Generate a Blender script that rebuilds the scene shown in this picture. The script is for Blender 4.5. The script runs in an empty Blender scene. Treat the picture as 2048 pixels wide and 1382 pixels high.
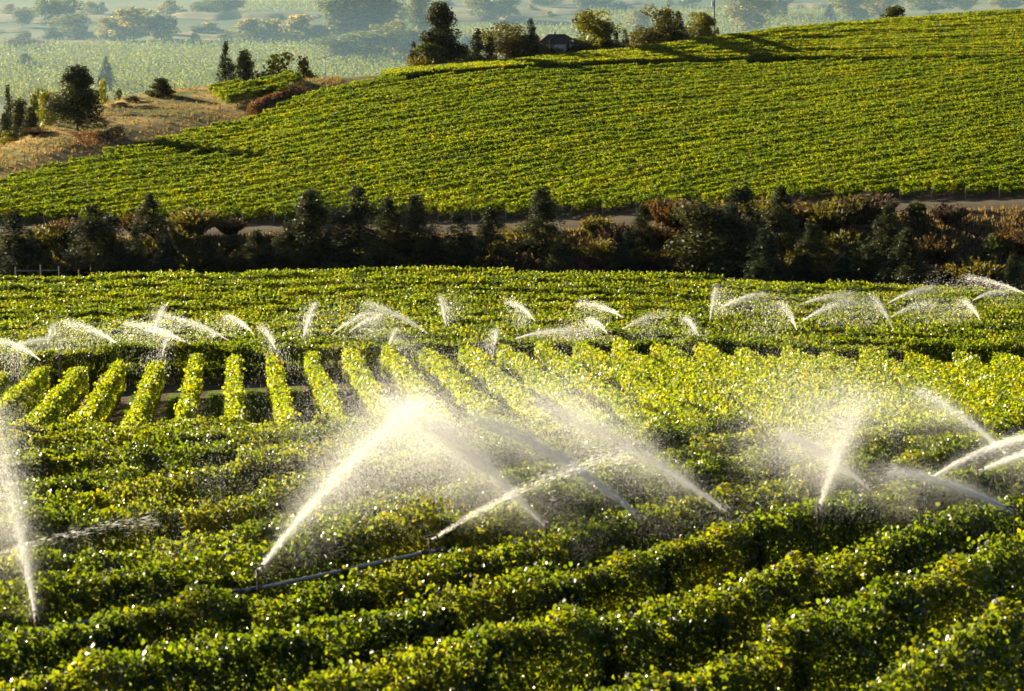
import bpy, math, random
import numpy as np
from mathutils import Vector, Matrix, Euler

# ------------------------------------------------------------------ camera, sky, sun, exposure
C = bpy.context.scene
COL = C.collection
FP = 5690.0                                   # focal length in pixels of the 2048 wide photograph
TAU = math.atan(1091.0 / FP)                  # camera looks down by this angle
CT, ST = math.cos(TAU), math.sin(TAU)
cam = bpy.data.cameras.new('camera'); camo = bpy.data.objects.new('camera', cam); COL.objects.link(camo)
cam.sensor_width = 36.0; cam.lens = 36.0 * FP / 2048.0
cam.clip_start = 0.5; cam.clip_end = 9000
camo.location = (0, 0, 0); camo.rotation_euler = (math.pi / 2 - TAU, 0, 0)
cam.dof.use_dof = True; cam.dof.focus_distance = 125.0; cam.dof.aperture_fstop = 3.0
C.camera = camo
C.render.resolution_x, C.render.resolution_y = 1024, 691

SUN_AZ, SUN_EL = math.radians(-52), math.radians(15.5)
w = bpy.data.worlds.new('World'); C.world = w; w.use_nodes = True
nt = w.node_tree; bg = nt.nodes['Background']
sky = nt.nodes.new('ShaderNodeTexSky'); sky.sky_type = 'NISHITA'; sky.sun_disc = False
sky.sun_elevation = SUN_EL; sky.sun_rotation = SUN_AZ % (2 * math.pi); sky.dust_density = 0.3; sky.air_density = 0.35
nt.links.new(sky.outputs[0], bg.inputs[0]); bg.inputs[1].default_value = 0.05
sun = bpy.data.lights.new('sun', 'SUN'); sun.energy = 5.0; sun.angle = math.radians(0.5); sun.color = (1.0, 0.87, 0.58)
suno = bpy.data.objects.new('sun', sun); COL.objects.link(suno)
SV = Vector((math.sin(SUN_AZ) * math.cos(SUN_EL), math.cos(SUN_AZ) * math.cos(SUN_EL), math.sin(SUN_EL)))
suno.rotation_euler = SV.to_track_quat('Z', 'Y').to_euler()
C.view_settings.view_transform = 'Standard'; C.view_settings.look = 'None'
C.view_settings.exposure = 1.65; C.view_settings.gamma = 1.0; C.view_settings.use_curve_mapping = False
C.cycles.max_bounces = 8; C.cycles.diffuse_bounces = 3; C.cycles.glossy_bounces = 2
C.cycles.transmission_bounces = 5; C.cycles.volume_bounces = 1; C.cycles.transparent_max_bounces = 8
C.cycles.sample_clamp_indirect = 4.0

rng = np.random.default_rng(7)
random.seed(7)

# ------------------------------------------------------------------ geometry helpers
def ray(px, py):
    a = (px - 1024.0) / FP; b = -(py - 691.0) / FP
    return np.array([a, CT + b * ST, -ST + b * CT])

def zray(py, Y):
    b = -(py - 691.0) / FP
    return Y * (-ST + b * CT) / (CT + b * ST)

def project(P):
    P = np.atleast_2d(P)
    f = P[:, 1] * CT - P[:, 2] * ST; u = P[:, 1] * ST + P[:, 2] * CT
    return 1024 + FP * P[:, 0] / f, 691 - FP * u / f

def mesh_np(name, V, F, mat=None, attrs=None, smooth=False):
    V = np.asarray(V, np.float32); F = np.asarray(F, np.int32)
    me = bpy.data.meshes.new(name)
    me.vertices.add(len(V)); me.vertices.foreach_set('co', V.ravel())
    n, k = F.shape
    me.loops.add(n * k); me.loops.foreach_set('vertex_index', F.ravel())
    me.polygons.add(n)
    me.polygons.foreach_set('loop_start', np.arange(0, n * k, k, dtype=np.int32))
    me.polygons.foreach_set('loop_total', np.full(n, k, np.int32))
    if smooth: me.polygons.foreach_set('use_smooth', np.ones(n, bool))
    for an, dom, arr in attrs or ():
        at = me.attributes.new(an, 'FLOAT', dom); at.data.foreach_set('value', np.asarray(arr, np.float32))
    me.update(calc_edges=True); me.validate()
    if mat: me.materials.append(mat)
    return me

def link(name, me, parent=None, loc=(0, 0, 0), rot=(0, 0, 0)):
    o = bpy.data.objects.new(name, me); COL.objects.link(o)
    o.location = loc; o.rotation_euler = rot
    if parent: o.parent = parent
    return o

def tag(o, label=None, cat=None, group=None, kind=None):
    if label: o['label'] = label
    if cat: o['category'] = cat
    if group: o['group'] = group
    if kind: o['kind'] = kind
    return o

def thing(name, label, cat, loc=(0, 0, 0), rz=0.0, group=None):
    o = bpy.data.objects.new(name, None); COL.objects.link(o)
    o.location = loc; o.rotation_euler = (0, 0, rz); o.empty_display_size = 0.3
    return tag(o, label, cat, group)

class MB:
    """collects boxes, tapered tubes and loose faces into one mesh"""
    def __init__(s): s.V = []; s.F = []
    def box(s, c, d, rz=0.0):
        b = len(s.V); cx, cy, cz = c; x, y, z = d[0] / 2, d[1] / 2, d[2] / 2; cr, sr = math.cos(rz), math.sin(rz)
        for sx, sy, sz in ((-1,-1,-1),(1,-1,-1),(1,1,-1),(-1,1,-1),(-1,-1,1),(1,-1,1),(1,1,1),(-1,1,1)):
            X, Y = sx * x, sy * y
            s.V.append((cx + X * cr - Y * sr, cy + X * sr + Y * cr, cz + sz * z))
        for f in ((0,3,2,1),(4,5,6,7),(0,1,5,4),(1,2,6,5),(2,3,7,6),(3,0,4,7)): s.F.append(tuple(b + i for i in f))
        return s
    def tube(s, pts, rad, n=8, cap=True):
        pts = [Vector(p) for p in pts]; rings = []
        for i, p in enumerate(pts):
            t = (pts[min(i + 1, len(pts) - 1)] - pts[max(i - 1, 0)]).normalized()
            a = t.orthogonal().normalized(); bb = t.cross(a); r = rad[i] if hasattr(rad, '__len__') else rad
            rings.append(len(s.V))
            for k in range(n):
                an = 2 * math.pi * k / n; s.V.append(tuple(p + (a * math.cos(an) + bb * math.sin(an)) * r))
        for i in range(len(pts) - 1):
            for k in range(n):
                s.F.append((rings[i] + k, rings[i] + (k + 1) % n, rings[i + 1] + (k + 1) % n, rings[i + 1] + k))
        if cap:
            s.F.append(tuple(rings[0] + k for k in reversed(range(n)))); s.F.append(tuple(rings[-1] + k for k in range(n)))
        return s
    def mesh(s, name, mat, smooth=False):
        me = bpy.data.meshes.new(name); me.from_pydata(s.V, [], s.F); me.update()
        if smooth: me.polygons.foreach_set('use_smooth', [True] * len(me.polygons))
        me.materials.append(mat); return me
    def build(s, name, mat, parent=None, loc=(0, 0, 0), smooth=False):
        return link(name, s.mesh(name, mat, smooth), parent, loc)

def unit(v): return v / np.maximum(np.linalg.norm(v, axis=1, keepdims=True), 1e-9)

def vnoise(x, seed, per=1.0):
    """smooth 1-D value noise in [-1,1]"""
    r = np.random.default_rng(seed).uniform(-1, 1, 512)
    x = np.asarray(x) / per; i = np.floor(x).astype(int); f = x - i; f = f * f * (3 - 2 * f)
    return r[i % 512] * (1 - f) + r[(i + 1) % 512] * f

# ------------------------------------------------------------------ materials
def newmat(name):
    m = bpy.data.materials.new(name); m.use_nodes = True; m.node_tree.nodes.clear()
    n = m.node_tree.nodes; out = n.new('ShaderNodeOutputMaterial'); return m, n, m.node_tree.links, out

def ramp(n, stops):
    r = n.new('ShaderNodeValToRGB'); e = r.color_ramp.elements
    while len(e) < len(stops): e.new(0.5)
    for el, (p, c) in zip(e, stops): el.position = p; el.color = (*c, 1)
    return r

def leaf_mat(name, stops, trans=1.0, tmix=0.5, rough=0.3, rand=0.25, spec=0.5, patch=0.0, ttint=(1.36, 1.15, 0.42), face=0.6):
    """leaf: tinted reflecting side plus light coming through the blade"""
    m, n, L, out = newmat(name)
    at = n.new('ShaderNodeAttribute'); at.attribute_name = 'tint'
    oi = n.new('ShaderNodeObjectInfo')
    mr = n.new('ShaderNodeMapRange'); mr.inputs[3].default_value = -rand / 2; mr.inputs[4].default_value = rand / 2
    L.new(oi.outputs['Random'], mr.inputs[0])
    ad = n.new('ShaderNodeMath'); ad.operation = 'ADD'; L.new(at.outputs['Fac'], ad.inputs[0]); L.new(mr.outputs[0], ad.inputs[1])
    last = ad
    if patch:
        ge = n.new('ShaderNodeNewGeometry'); no = n.new('ShaderNodeTexNoise'); no.inputs['Scale'].default_value = 0.06; no.inputs['Detail'].default_value = 3
        L.new(ge.outputs['Position'], no.inputs['Vector'])
        mp = n.new('ShaderNodeMapRange'); mp.inputs[1].default_value = 0.3; mp.inputs[2].default_value = 0.7
        mp.inputs[3].default_value = -patch; mp.inputs[4].default_value = patch; L.new(no.outputs[0], mp.inputs[0])
        a2 = n.new('ShaderNodeMath'); a2.operation = 'ADD'; L.new(ad.outputs[0], a2.inputs[0]); L.new(mp.outputs[0], a2.inputs[1]); last = a2
    r = ramp(n, stops); L.new(last.outputs[0], r.inputs[0])
    p = n.new('ShaderNodeBsdfPrincipled'); p.inputs['Roughness'].default_value = rough
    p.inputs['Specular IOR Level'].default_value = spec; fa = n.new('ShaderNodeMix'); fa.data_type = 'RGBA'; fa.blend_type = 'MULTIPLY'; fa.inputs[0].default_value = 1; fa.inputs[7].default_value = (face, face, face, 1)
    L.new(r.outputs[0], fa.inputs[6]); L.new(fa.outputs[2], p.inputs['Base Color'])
    mu = n.new('ShaderNodeMix'); mu.data_type = 'RGBA'; mu.blend_type = 'MULTIPLY'; mu.inputs[0].default_value = 1
    L.new(r.outputs[0], mu.inputs[6]); mu.inputs[7].default_value = (ttint[0] * trans, ttint[1] * trans, ttint[2] * trans, 1)
    t = n.new('ShaderNodeBsdfTranslucent'); L.new(mu.outputs[2], t.inputs[0])
    mx = n.new('ShaderNodeMixShader'); mx.inputs[0].default_value = tmix
    L.new(p.outputs[0], mx.inputs[1]); L.new(t.outputs[0], mx.inputs[2]); L.new(mx.outputs[0], out.inputs[0])
    return m

def ground_mat(name, c0, c1, c2=None, scale=0.6, bump=0.15, rough=0.95, stretch=(1, 1, 1), big=0.05):
    m, n, L, out = newmat(name)
    ge = n.new('ShaderNodeNewGeometry'); mp = n.new('ShaderNodeMapping'); mp.inputs['Scale'].default_value = stretch
    L.new(ge.outputs['Position'], mp.inputs[0])
    a = n.new('ShaderNodeTexNoise'); a.inputs['Scale'].default_value = scale; a.inputs['Detail'].default_value = 8; a.inputs['Roughness'].default_value = 0.65
    b = n.new('ShaderNodeTexNoise'); b.inputs['Scale'].default_value = big; b.inputs['Detail'].default_value = 4
    L.new(mp.outputs[0], a.inputs['Vector']); L.new(mp.outputs[0], b.inputs['Vector'])
    r = ramp(n, [(0.3, c0), (0.7, c1)]); L.new(a.outputs[0], r.inputs[0])
    last = r.outputs[0]
    if c2:
        r2 = ramp(n, [(0.45, (0, 0, 0)), (0.58, (1, 1, 1))]); L.new(b.outputs[0], r2.inputs[0])
        mx = n.new('ShaderNodeMix'); mx.data_type = 'RGBA'; L.new(r2.outputs[0], mx.inputs[0]); L.new(last, mx.inputs[6]); mx.inputs[7].default_value = (*c2, 1); last = mx.outputs[2]
    p = n.new('ShaderNodeBsdfPrincipled'); p.inputs['Roughness'].default_value = rough; p.inputs['Specular IOR Level'].default_value = 0.1
    L.new(last, p.inputs['Base Color'])
    bu = n.new('ShaderNodeBump'); bu.inputs['Strength'].default_value = 0.8; bu.inputs['Distance'].default_value = bump
    L.new(a.outputs[0], bu.inputs['Height']); L.new(bu.outputs[0], p.inputs['Normal']); L.new(p.outputs[0], out.inputs[0])
    return m

def plain_mat(name, c, rough=0.6, metal=0.0, var=0.3, scale=6.0):
    m, n, L, out = newmat(name)
    tc = n.new('ShaderNodeTexCoord'); a = n.new('ShaderNodeTexNoise'); a.inputs['Scale'].default_value = scale; a.inputs['Detail'].default_value = 5
    L.new(tc.outputs['Object'], a.inputs['Vector'])
    r = ramp(n, [(0.3, tuple(x * (1 - var) for x in c)), (0.7, tuple(min(1, x * (1 + var)) for x in c))]); L.new(a.outputs[0], r.inputs[0])
    p = n.new('ShaderNodeBsdfPrincipled'); p.inputs['Roughness'].default_value = rough; p.inputs['Metallic'].default_value = metal
    L.new(r.outputs[0], p.inputs['Base Color']); L.new(p.outputs[0], out.inputs[0]); return m

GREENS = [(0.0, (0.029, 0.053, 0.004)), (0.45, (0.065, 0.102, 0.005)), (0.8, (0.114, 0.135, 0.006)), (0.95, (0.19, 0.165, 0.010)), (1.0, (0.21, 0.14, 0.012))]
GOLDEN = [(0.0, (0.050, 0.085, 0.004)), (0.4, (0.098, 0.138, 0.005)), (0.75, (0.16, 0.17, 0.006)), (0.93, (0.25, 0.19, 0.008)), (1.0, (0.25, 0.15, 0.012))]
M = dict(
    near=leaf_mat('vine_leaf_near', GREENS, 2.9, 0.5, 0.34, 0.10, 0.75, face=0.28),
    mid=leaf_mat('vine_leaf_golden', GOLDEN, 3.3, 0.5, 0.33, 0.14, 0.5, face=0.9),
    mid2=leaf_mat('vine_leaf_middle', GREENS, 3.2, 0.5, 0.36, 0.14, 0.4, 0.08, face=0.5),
    far=leaf_mat('vine_leaf_far', GREENS, 3.5, 0.5, 0.5, 0.14, 0.15, 0.13, face=0.6),
    upper=leaf_mat('vine_leaf_upper', GOLDEN, 3.0, 0.5, 0.5, 0.14, 0.2, 0.10, face=0.7),
    redvine=leaf_mat('vine_leaf_red', [(0, (0.09, 0.05, 0.02)), (0.6, (0.17, 0.085, 0.035)), (1, (0.26, 0.14, 0.06))], 1.2, 0.45, 0.5),
    needle=leaf_mat('pine_needle', [(0, (0.022, 0.030, 0.011)), (0.6, (0.072, 0.090, 0.032)), (1, (0.15, 0.17, 0.065))], 1.3, 0.25, 0.55, 0.2, 0.08),
    needle2=leaf_mat('fir_needle', [(0, (0.014, 0.026, 0.014)), (0.6, (0.04, 0.062, 0.028)), (1, (0.09, 0.115, 0.05))], 1.3, 0.25, 0.55, 0.2, 0.08),
    decid=leaf_mat('tree_leaf', [(0, (0.03, 0.05, 0.014)), (0.6, (0.065, 0.085, 0.018)), (1, (0.13, 0.13, 0.03))], 1.5, 0.45, 0.45, 0.3, 0.4),
    yellowg=leaf_mat('tree_leaf_light', [(0, (0.06, 0.08, 0.014)), (0.6, (0.12, 0.14, 0.02)), (1, (0.22, 0.19, 0.035))], 1.6, 0.5, 0.45, 0.2, 0.4),
    olive=leaf_mat('tree_leaf_olive', [(0, (0.042, 0.050, 0.015)), (0.6, (0.078, 0.084, 0.021)), (1, (0.15, 0.13, 0.03))], 1.4, 0.45, 0.5, 0.2, 0.3),
    rust=leaf_mat('bush_leaf_rust', [(0, (0.03, 0.023, 0.010)), (0.55, (0.068, 0.052, 0.019)), (1, (0.16, 0.10, 0.028))], 1.2, 0.35, 0.6, 0.3, 0.2, ttint=(1.3, 1.0, 0.6)),
    twig=leaf_mat('bush_twig', [(0, (0.05, 0.035, 0.022)), (0.6, (0.10, 0.07, 0.04)), (1, (0.18, 0.13, 0.08))], 1.0, 0.25, 0.7, 0.2, 0.2, ttint=(1.1, 1.0, 0.8)),
    dryg=leaf_mat('dry_grass_blade', [(0, (0.17, 0.14, 0.055)), (0.6, (0.32, 0.25, 0.10)), (1, (0.44, 0.35, 0.15))], 1.2, 0.4, 0.7, 0.1, 0.2, 0.25, ttint=(1.2, 1.0, 0.7)),
    greeng=leaf_mat('green_grass_blade', [(0, (0.05, 0.09, 0.008)), (0.6, (0.10, 0.15, 0.014)), (1, (0.17, 0.20, 0.022))], 1.5, 0.45, 0.5, 0.1, 0.3, 0.15),
    orchard=leaf_mat('orchard_leaf', [(0, (0.06, 0.085, 0.025)), (0.6, (0.10, 0.13, 0.04)), (1, (0.16, 0.17, 0.06))], 2.4, 0.5, 0.5, 0.1, 0.2, 0.1, face=0.9),
    vtree=leaf_mat('valley_tree_leaf', [(0, (0.05, 0.07, 0.02)), (0.6, (0.09, 0.105, 0.03)), (1, (0.16, 0.155, 0.05))], 2.3, 0.5, 0.5, 0.3, 0.2, face=0.9),
    vlight=leaf_mat('valley_light_leaf', [(0, (0.09, 0.10, 0.03)), (0.6, (0.16, 0.15, 0.045)), (1, (0.24, 0.20, 0.07))], 2.2, 0.5, 0.5, 0.25, 0.2, face=1.0),
    bark=plain_mat('bark', (0.06, 0.042, 0.028), 0.9),
    wood=plain_mat('weathered_wood', (0.16, 0.12, 0.085), 0.85),
    wood_pale=plain_mat('pale_post_wood', (0.30, 0.25, 0.19), 0.8),
    vine_wood=plain_mat('vine_wood', (0.07, 0.048, 0.03), 0.9),
    alu=plain_mat('aluminium_pipe', (0.34, 0.36, 0.37), 0.45, 0.6, 0.12, 3),
    white=plain_mat('white_pipe', (0.78, 0.78, 0.74), 0.4, 0.0, 0.06, 3),
    brass=plain_mat('brass', (0.16, 0.11, 0.05), 0.4, 0.8, 0.2),
    iron=plain_mat('iron', (0.10, 0.09, 0.08), 0.6, 0.5, 0.2),
    roof=plain_mat('roof_shingle', (0.075, 0.05, 0.042), 0.85, 0, 0.25, 2),
    wall=plain_mat('white_render', (0.72, 0.70, 0.66), 0.8, 0, 0.05, 2),
    glass=plain_mat('dark_glass', (0.03, 0.04, 0.05), 0.1),
    soil=ground_mat('vineyard_soil', (0.045, 0.030, 0.018), (0.10, 0.068, 0.040), (0.05, 0.06, 0.014), 1.2, 0.1),
    track=ground_mat('dirt_track_soil', (0.08, 0.062, 0.041), (0.135, 0.106, 0.074), None, 0.8, 0.08, stretch=(0.3, 1, 1)),
    slope=ground_mat('dry_slope', (0.055, 0.036, 0.020), (0.125, 0.08, 0.04), (0.05, 0.035, 0.02), 0.9, 0.3, big=0.08),
    knoll=ground_mat('dry_grass_ground', (0.29, 0.205, 0.075), (0.47, 0.35, 0.13), (0.14, 0.15, 0.045), 0.7, 0.2, big=0.09),
    valley=ground_mat('valley_fields', (0.14, 0.15, 0.06), (0.24, 0.22, 0.10), (0.09, 0.11, 0.04), 0.05, 0.4, stretch=(0.5, 1, 1), big=0.012),
    straw=ground_mat('valley_straw', (0.22, 0.165, 0.08), (0.36, 0.27, 0.145), (0.16, 0.14, 0.06), 0.15, 0.3, stretch=(0.3, 1, 1), big=0.03),
)

def alley_mat():
    """strips of bare soil under the vines and a grass strip between them, in the block of rows that lead away"""
    m, n, L, out = newmat('alley_ground')
    ge = n.new('ShaderNodeNewGeometry'); sp = n.new('ShaderNodeSeparateXYZ'); L.new(ge.outputs['Position'], sp.inputs[0])
    def mt(op, a, b):
        q = n.new('ShaderNodeMath'); q.operation = op
        for i, v in enumerate((a, b)):
            if isinstance(v, (int, float)): q.inputs[i].default_value = v
            elif v is not None: L.new(v, q.inputs[i])
        return q.outputs[0]
    no = n.new('ShaderNodeTexNoise'); no.inputs['Scale'].default_value = 2.2; no.inputs['Detail'].default_value = 6; L.new(ge.outputs['Position'], no.inputs['Vector'])
    c = mt('ADD', mt('MULTIPLY', sp.outputs[0], BLK_N[0]), mt('MULTIPLY', sp.outputs[1], BLK_N[1]))
    c = mt('ADD', mt('SUBTRACT', c, BLK_C0), mt('MULTIPLY', mt('SUBTRACT', no.outputs[0], 0.5), 0.5))
    fr = mt('FRACT', mt('ADD', mt('DIVIDE', c, BLK_W), 100.0), None)
    d = mt('ABSOLUTE', mt('SUBTRACT', fr, 0.5), None)          # 0 mid alley, .5 at the vines
    r = ramp(n, [(0.0, (0.09, 0.14, 0.016)), (0.23, (0.10, 0.14, 0.018)), (0.31, (0.10, 0.062, 0.04)), (1.0, (0.07, 0.042, 0.028))]); L.new(d, r.inputs[0])
    n2 = n.new('ShaderNodeTexNoise'); n2.inputs['Scale'].default_value = 7; n2.inputs['Detail'].default_value = 6; L.new(ge.outputs['Position'], n2.inputs['Vector'])
    p = n.new('ShaderNodeBsdfPrincipled'); p.inputs['Roughness'].default_value = 0.95; p.inputs['Specular IOR Level'].default_value = 0.1
    L.new(r.outputs[0], p.inputs['Base Color'])
    bu = n.new('ShaderNodeBump'); bu.inputs['Distance'].default_value = 0.12; L.new(n2.outputs[0], bu.inputs['Height']); L.new(bu.outputs[0], p.inputs['Normal'])
    L.new(p.outputs[0], out.inputs[0]); return m

# the block of rows that lead away from the viewer: direction, across axis, spacing
BLK_TH = math.atan((460 - 1024) / FP); BLK_D = np.array([math.sin(BLK_TH), math.cos(BLK_TH)]); BLK_N = np.array([math.cos(BLK_TH), -math.sin(BLK_TH)])
BLK_W = 2.0; BLK_C0 = float(np.dot(BLK_N, [(457 - 1024) / FP * 148.0, 148.0])); BLK_CURVE = 0.0

def water_mat():
    m, n, L, out = newmat('spray_water')
    t = n.new('ShaderNodeBsdfTranslucent'); t.inputs[0].default_value = (0.98, 0.97, 0.95, 1)
    d = n.new('ShaderNodeBsdfDiffuse'); d.inputs[0].default_value = (0.95, 0.95, 0.95, 1)
    g = n.new('ShaderNodeBsdfGlossy'); g.inputs['Roughness'].default_value = 0.35
    a = n.new('ShaderNodeMixShader'); a.inputs[0].default_value = 0.2; L.new(t.outputs[0], a.inputs[1]); L.new(d.outputs[0], a.inputs[2])
    b = n.new('ShaderNodeMixShader'); b.inputs[0].default_value = 0.1; L.new(a.outputs[0], b.inputs[1]); L.new(g.outputs[0], b.inputs[2])
    L.new(b.outputs[0], out.inputs[0]); return m
M['water'] = water_mat()

# ------------------------------------------------------------------ terrain
# cross-section keys for a fan of directions (photo columns); each key: distance, height of the surface
CX = [-700, -300, 0, 128, 256, 400, 512, 640, 768, 1024, 1300, 1600, 2048, 2350, 2750]
def row_(*v): return dict(zip(CX, v))
KEYS = [  # (name, Y per column, py of the visible top per column, plant height) ; py None -> z given
 ('k1', [35] * 15, [1410,1400,1390,1388,1386,1384,1382,1382,1382,1380,1372,1360,1325,1300,1270], 1.8),
 ('k2', [42] * 15, [1235,1225,1215,1212,1210,1207,1205,1203,1200,1198,1190,1175,1140,1110,1080], 1.8),
 ('k3', [50] * 15, [1090,1085,1080,1077,1075,1070,1065,1060,1055,1050,1042,1030,1008,990,970], 1.8),
 ('k4', [61] * 15, [955,950,945,942,940,937,935,932,930,930,928,924,912,905,895], 1.8),
 ('k5', [75] * 15, [884,878,874,873,872,870,869,868,868,870,872,874,872,870,870], 1.8),
 ('k6', [90] * 15, [914,909,906,904,902,900,899,898,898,900,902,904,902,900,900], 1.8),
 ('k7', [107] * 15, [866,862,858,856,853,848,846,844,843,843,845,848,854,858,862], 1.8),
 ('k8', [148,148,148,148,148,148,148,148,148,148,147,144,140,138,136], [775,762,748,740,730,718,711,706,701,691,694,705,717,722,730], 1.8),
 ('k9', [152.5,152.5,152.5,152.5,152.5,152.5,152.5,152.5,152.5,152.5,151,148,144,142,140], [725,718,712,709,706,703,700,697,693,688,688,694,700,702,705], 1.8),
 ('k10', [185] * 15, [650,645,640,637,634,630,628,625,622,620,620,622,626,630,635], 1.6),
 ('k11', [216] * 15, [570,558,551,549,546,540,536,534,534,536,545,562,584,594,605], 1.6),
 ('k12', [262] * 15, None, [-74] * 15),
 ('k13', [370,370,370,370,370,370,370,370,370,370,364,360,358,358,358], None, [-73,-73,-73,-73,-73,-73,-73,-73,-73,-72,-69,-67,-65,-65,-65]),
 ('k14', [390] * 15, [480,472,464,466,468,466,463,463,464,462,446,427,411,407,405], 0.0),
 ('k15', [400] * 15, [470,460,450,450,451,450,449,447,446,440,425,404,396,392,390], 0.0),
 ('k16', [404,410,431,448,465,488,503,535,545,556,580,606,612,615,620], [470,430,352,318,288,255,232,172,150,130,122,117,110,108,106], 1.8),
 ('k17', [405,411,432,449,466,489,504,548,560,575,600,640,680,695,710], [468,428,350,316,286,253,230,158,143,118,92,50,15,0,-20], 1.8),
 ('k18', [412,425,447,462,484,510,524,556,564,579,604,644,684,699,714], [450,395,325,292,258,222,202,160,151,127,101,59,24,9,-11], 0.0),
 ('k19', [430,445,470,492,535,552,558,562,569,586,612,652,692,707,722], [430,355,288,226,180,162,158,155,149,124,98,56,21,6,-14], 0.0),
 ('k20', None, None, [-80] * 15),
 ('k21', None, None, [-86] * 15),
 ('k22', [1300] * 15, None, [-86] * 15),
 ('k23', [3200] * 15, None, [-55] * 15)]
KY, KZ, KN = [], [], {}
KY.append(np.full(15, 3.0)); KZ.append(np.full(15, -8.9)); KN['k0'] = 0
for i, (nm, Y, py, h) in enumerate(KEYS):
    KN[nm] = i + 1
    if nm == 'k20': Yv = KY[KN['k19']] + 50
    elif nm == 'k21': Yv = KY[KN['k19']] + 115
    else: Yv = np.array(Y, float)
    Zv = np.array(h, float) if py is None else zray(np.array(py, float), Yv) - h
    KY.append(Yv); KZ.append(Zv)
KY = np.array(KY); KZ = np.array(KZ)
U = (np.array(CX, float) - 1024) / FP
UF = np.linspace(U[0], U[-1], 151)
def sm(a):  # smooth interpolation over directions
    out = np.array([np.interp(UF, U, r) for r in a])
    for _ in range(4):
        p = np.pad(out, ((0, 0), (1, 1)), mode='edge'); out = 0.25 * p[:, :-2] + 0.5 * p[:, 1:-1] + 0.25 * p[:, 2:]
    return out
KYF, KZF = sm(KY), sm(KZ)
def keyY(name, u): return np.interp(u, UF, KYF[KN[name]])
# one common distance list: subdivide between the keys
SUB = [8, 8, 10, 12, 14, 12, 10, 24, 6, 16, 16, 12, 22, 14, 5, 50, 12, 8, 8, 10, 12, 30, 20]
rowsY, rowsZ, zone_of, kidx = [], [], [], []
for i in range(len(KYF) - 1):
    for s in range(SUB[i]):
        t = s / SUB[i]; rowsY.append(KYF[i] * (1 - t) + KYF[i + 1] * t); zone_of.append(i); kidx.append(i + t)
        rowsZ.append(KZF[i] * (1 - t) + KZF[i + 1] * t)
rowsY.append(KYF[-1]); rowsZ.append(KZF[-1]); kidx.append(len(KYF) - 1)
GY, GZ = np.array(rowsY), np.array(rowsZ)
for _ in range(3):  # round the breaks in the profile
    GZ[1:-1] = 0.25 * GZ[:-2] + 0.5 * GZ[1:-1] + 0.25 * GZ[2:]
KI = np.array(kidx)

def gz(x, y):
    """height of the ground under world points"""
    x = np.atleast_1d(np.asarray(x, float)); y = np.atleast_1d(np.asarray(y, float))
    u = np.clip(x / np.maximum(y, 0.1), UF[0], UF[-1]); fi = (u - UF[0]) / (UF[1] - UF[0]); j = np.clip(fi.astype(int), 0, len(UF) - 2); f = fi - j
    out = np.empty(len(x))
    for k in range(len(x)):
        jj = j[k]; a = GY[:, jj] * (1 - f[k]) + GY[:, jj + 1] * f[k]; b = GZ[:, jj] * (1 - f[k]) + GZ[:, jj + 1] * f[k]
        out[k] = np.interp(y[k], a, b)
    return out
def g1(x, y): return float(gz(x, y)[0])

def hit(px, py, h=0.0, y0=20.0, y1=1400.0):
    """world point where the sight line of a photo point meets the surface raised by h"""
    r = ray(px, py); u = np.full(1, r[0] / r[1])
    fi = float(np.clip((u[0] - UF[0]) / (UF[1] - UF[0]), 0, len(UF) - 1.001)); j = int(fi); f = fi - j
    a = GY[:, j] * (1 - f) + GY[:, j + 1] * f; b = GZ[:, j] * (1 - f) + GZ[:, j + 1] * f + h
    ys = np.concatenate([np.arange(y0, 300, 0.25), np.arange(300, y1, 1.0)]); zg = np.interp(ys, a, b); zl = ys * r[2] / r[1]
    ok = np.nonzero(zl <= zg)[0]; Y = ys[ok[0]] if len(ok) else y1
    return Vector((r[0] / r[1] * Y, Y, float(np.interp(Y, a, b))))
def at(px, Y): return Vector(((px - 1024) / FP * Y, Y, g1((px - 1024) / FP * Y, Y)))

XX = GY * UF[None, :]
XX[0] = GY[0] * UF * 1
def sheet(name, i0, i1, mat):
    """ground between profile rows i0..i1"""
    nU = len(UF); V = np.stack([XX[i0:i1 + 1], GY[i0:i1 + 1], GZ[i0:i1 + 1]], -1).reshape(-1, 3)
    n = i1 - i0; ii, jj = np.meshgrid(np.arange(n), np.arange(nU - 1), indexing='ij')
    a = (ii * nU + jj).ravel(); F = np.stack([a, a + 1, a + nU + 1, a + nU], 1)
    o = link(name, mesh_np(name, V, F, mat, smooth=True)); o['kind'] = 'structure'; return o
def kpos(name): return int(np.searchsorted(KI, KN[name] - 1e-6))
sheet('vineyard_ground', 0, kpos('k6') + 6, M['soil'])
sheet('alley_ground', kpos('k6') + 6, kpos('k8'), alley_mat())
sheet('headland_track', kpos('k8'), kpos('k9'), M['track'])
sheet('middle_vineyard_ground', kpos('k9'), kpos('k11'), M['soil'])
sheet('gully_terrain', kpos('k11'), kpos('k14'), M['slope'])
sheet('dirt_track', kpos('k14'), kpos('k15'), M['track'])
sheet('far_vineyard_ground', kpos('k15'), kpos('k17'), M['soil'])
sheet('knoll_terrain', kpos('k17'), kpos('k20'), M['knoll'])
sheet('valley_floor_terrain', kpos('k20'), len(GY) - 1, M['valley'])

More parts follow.
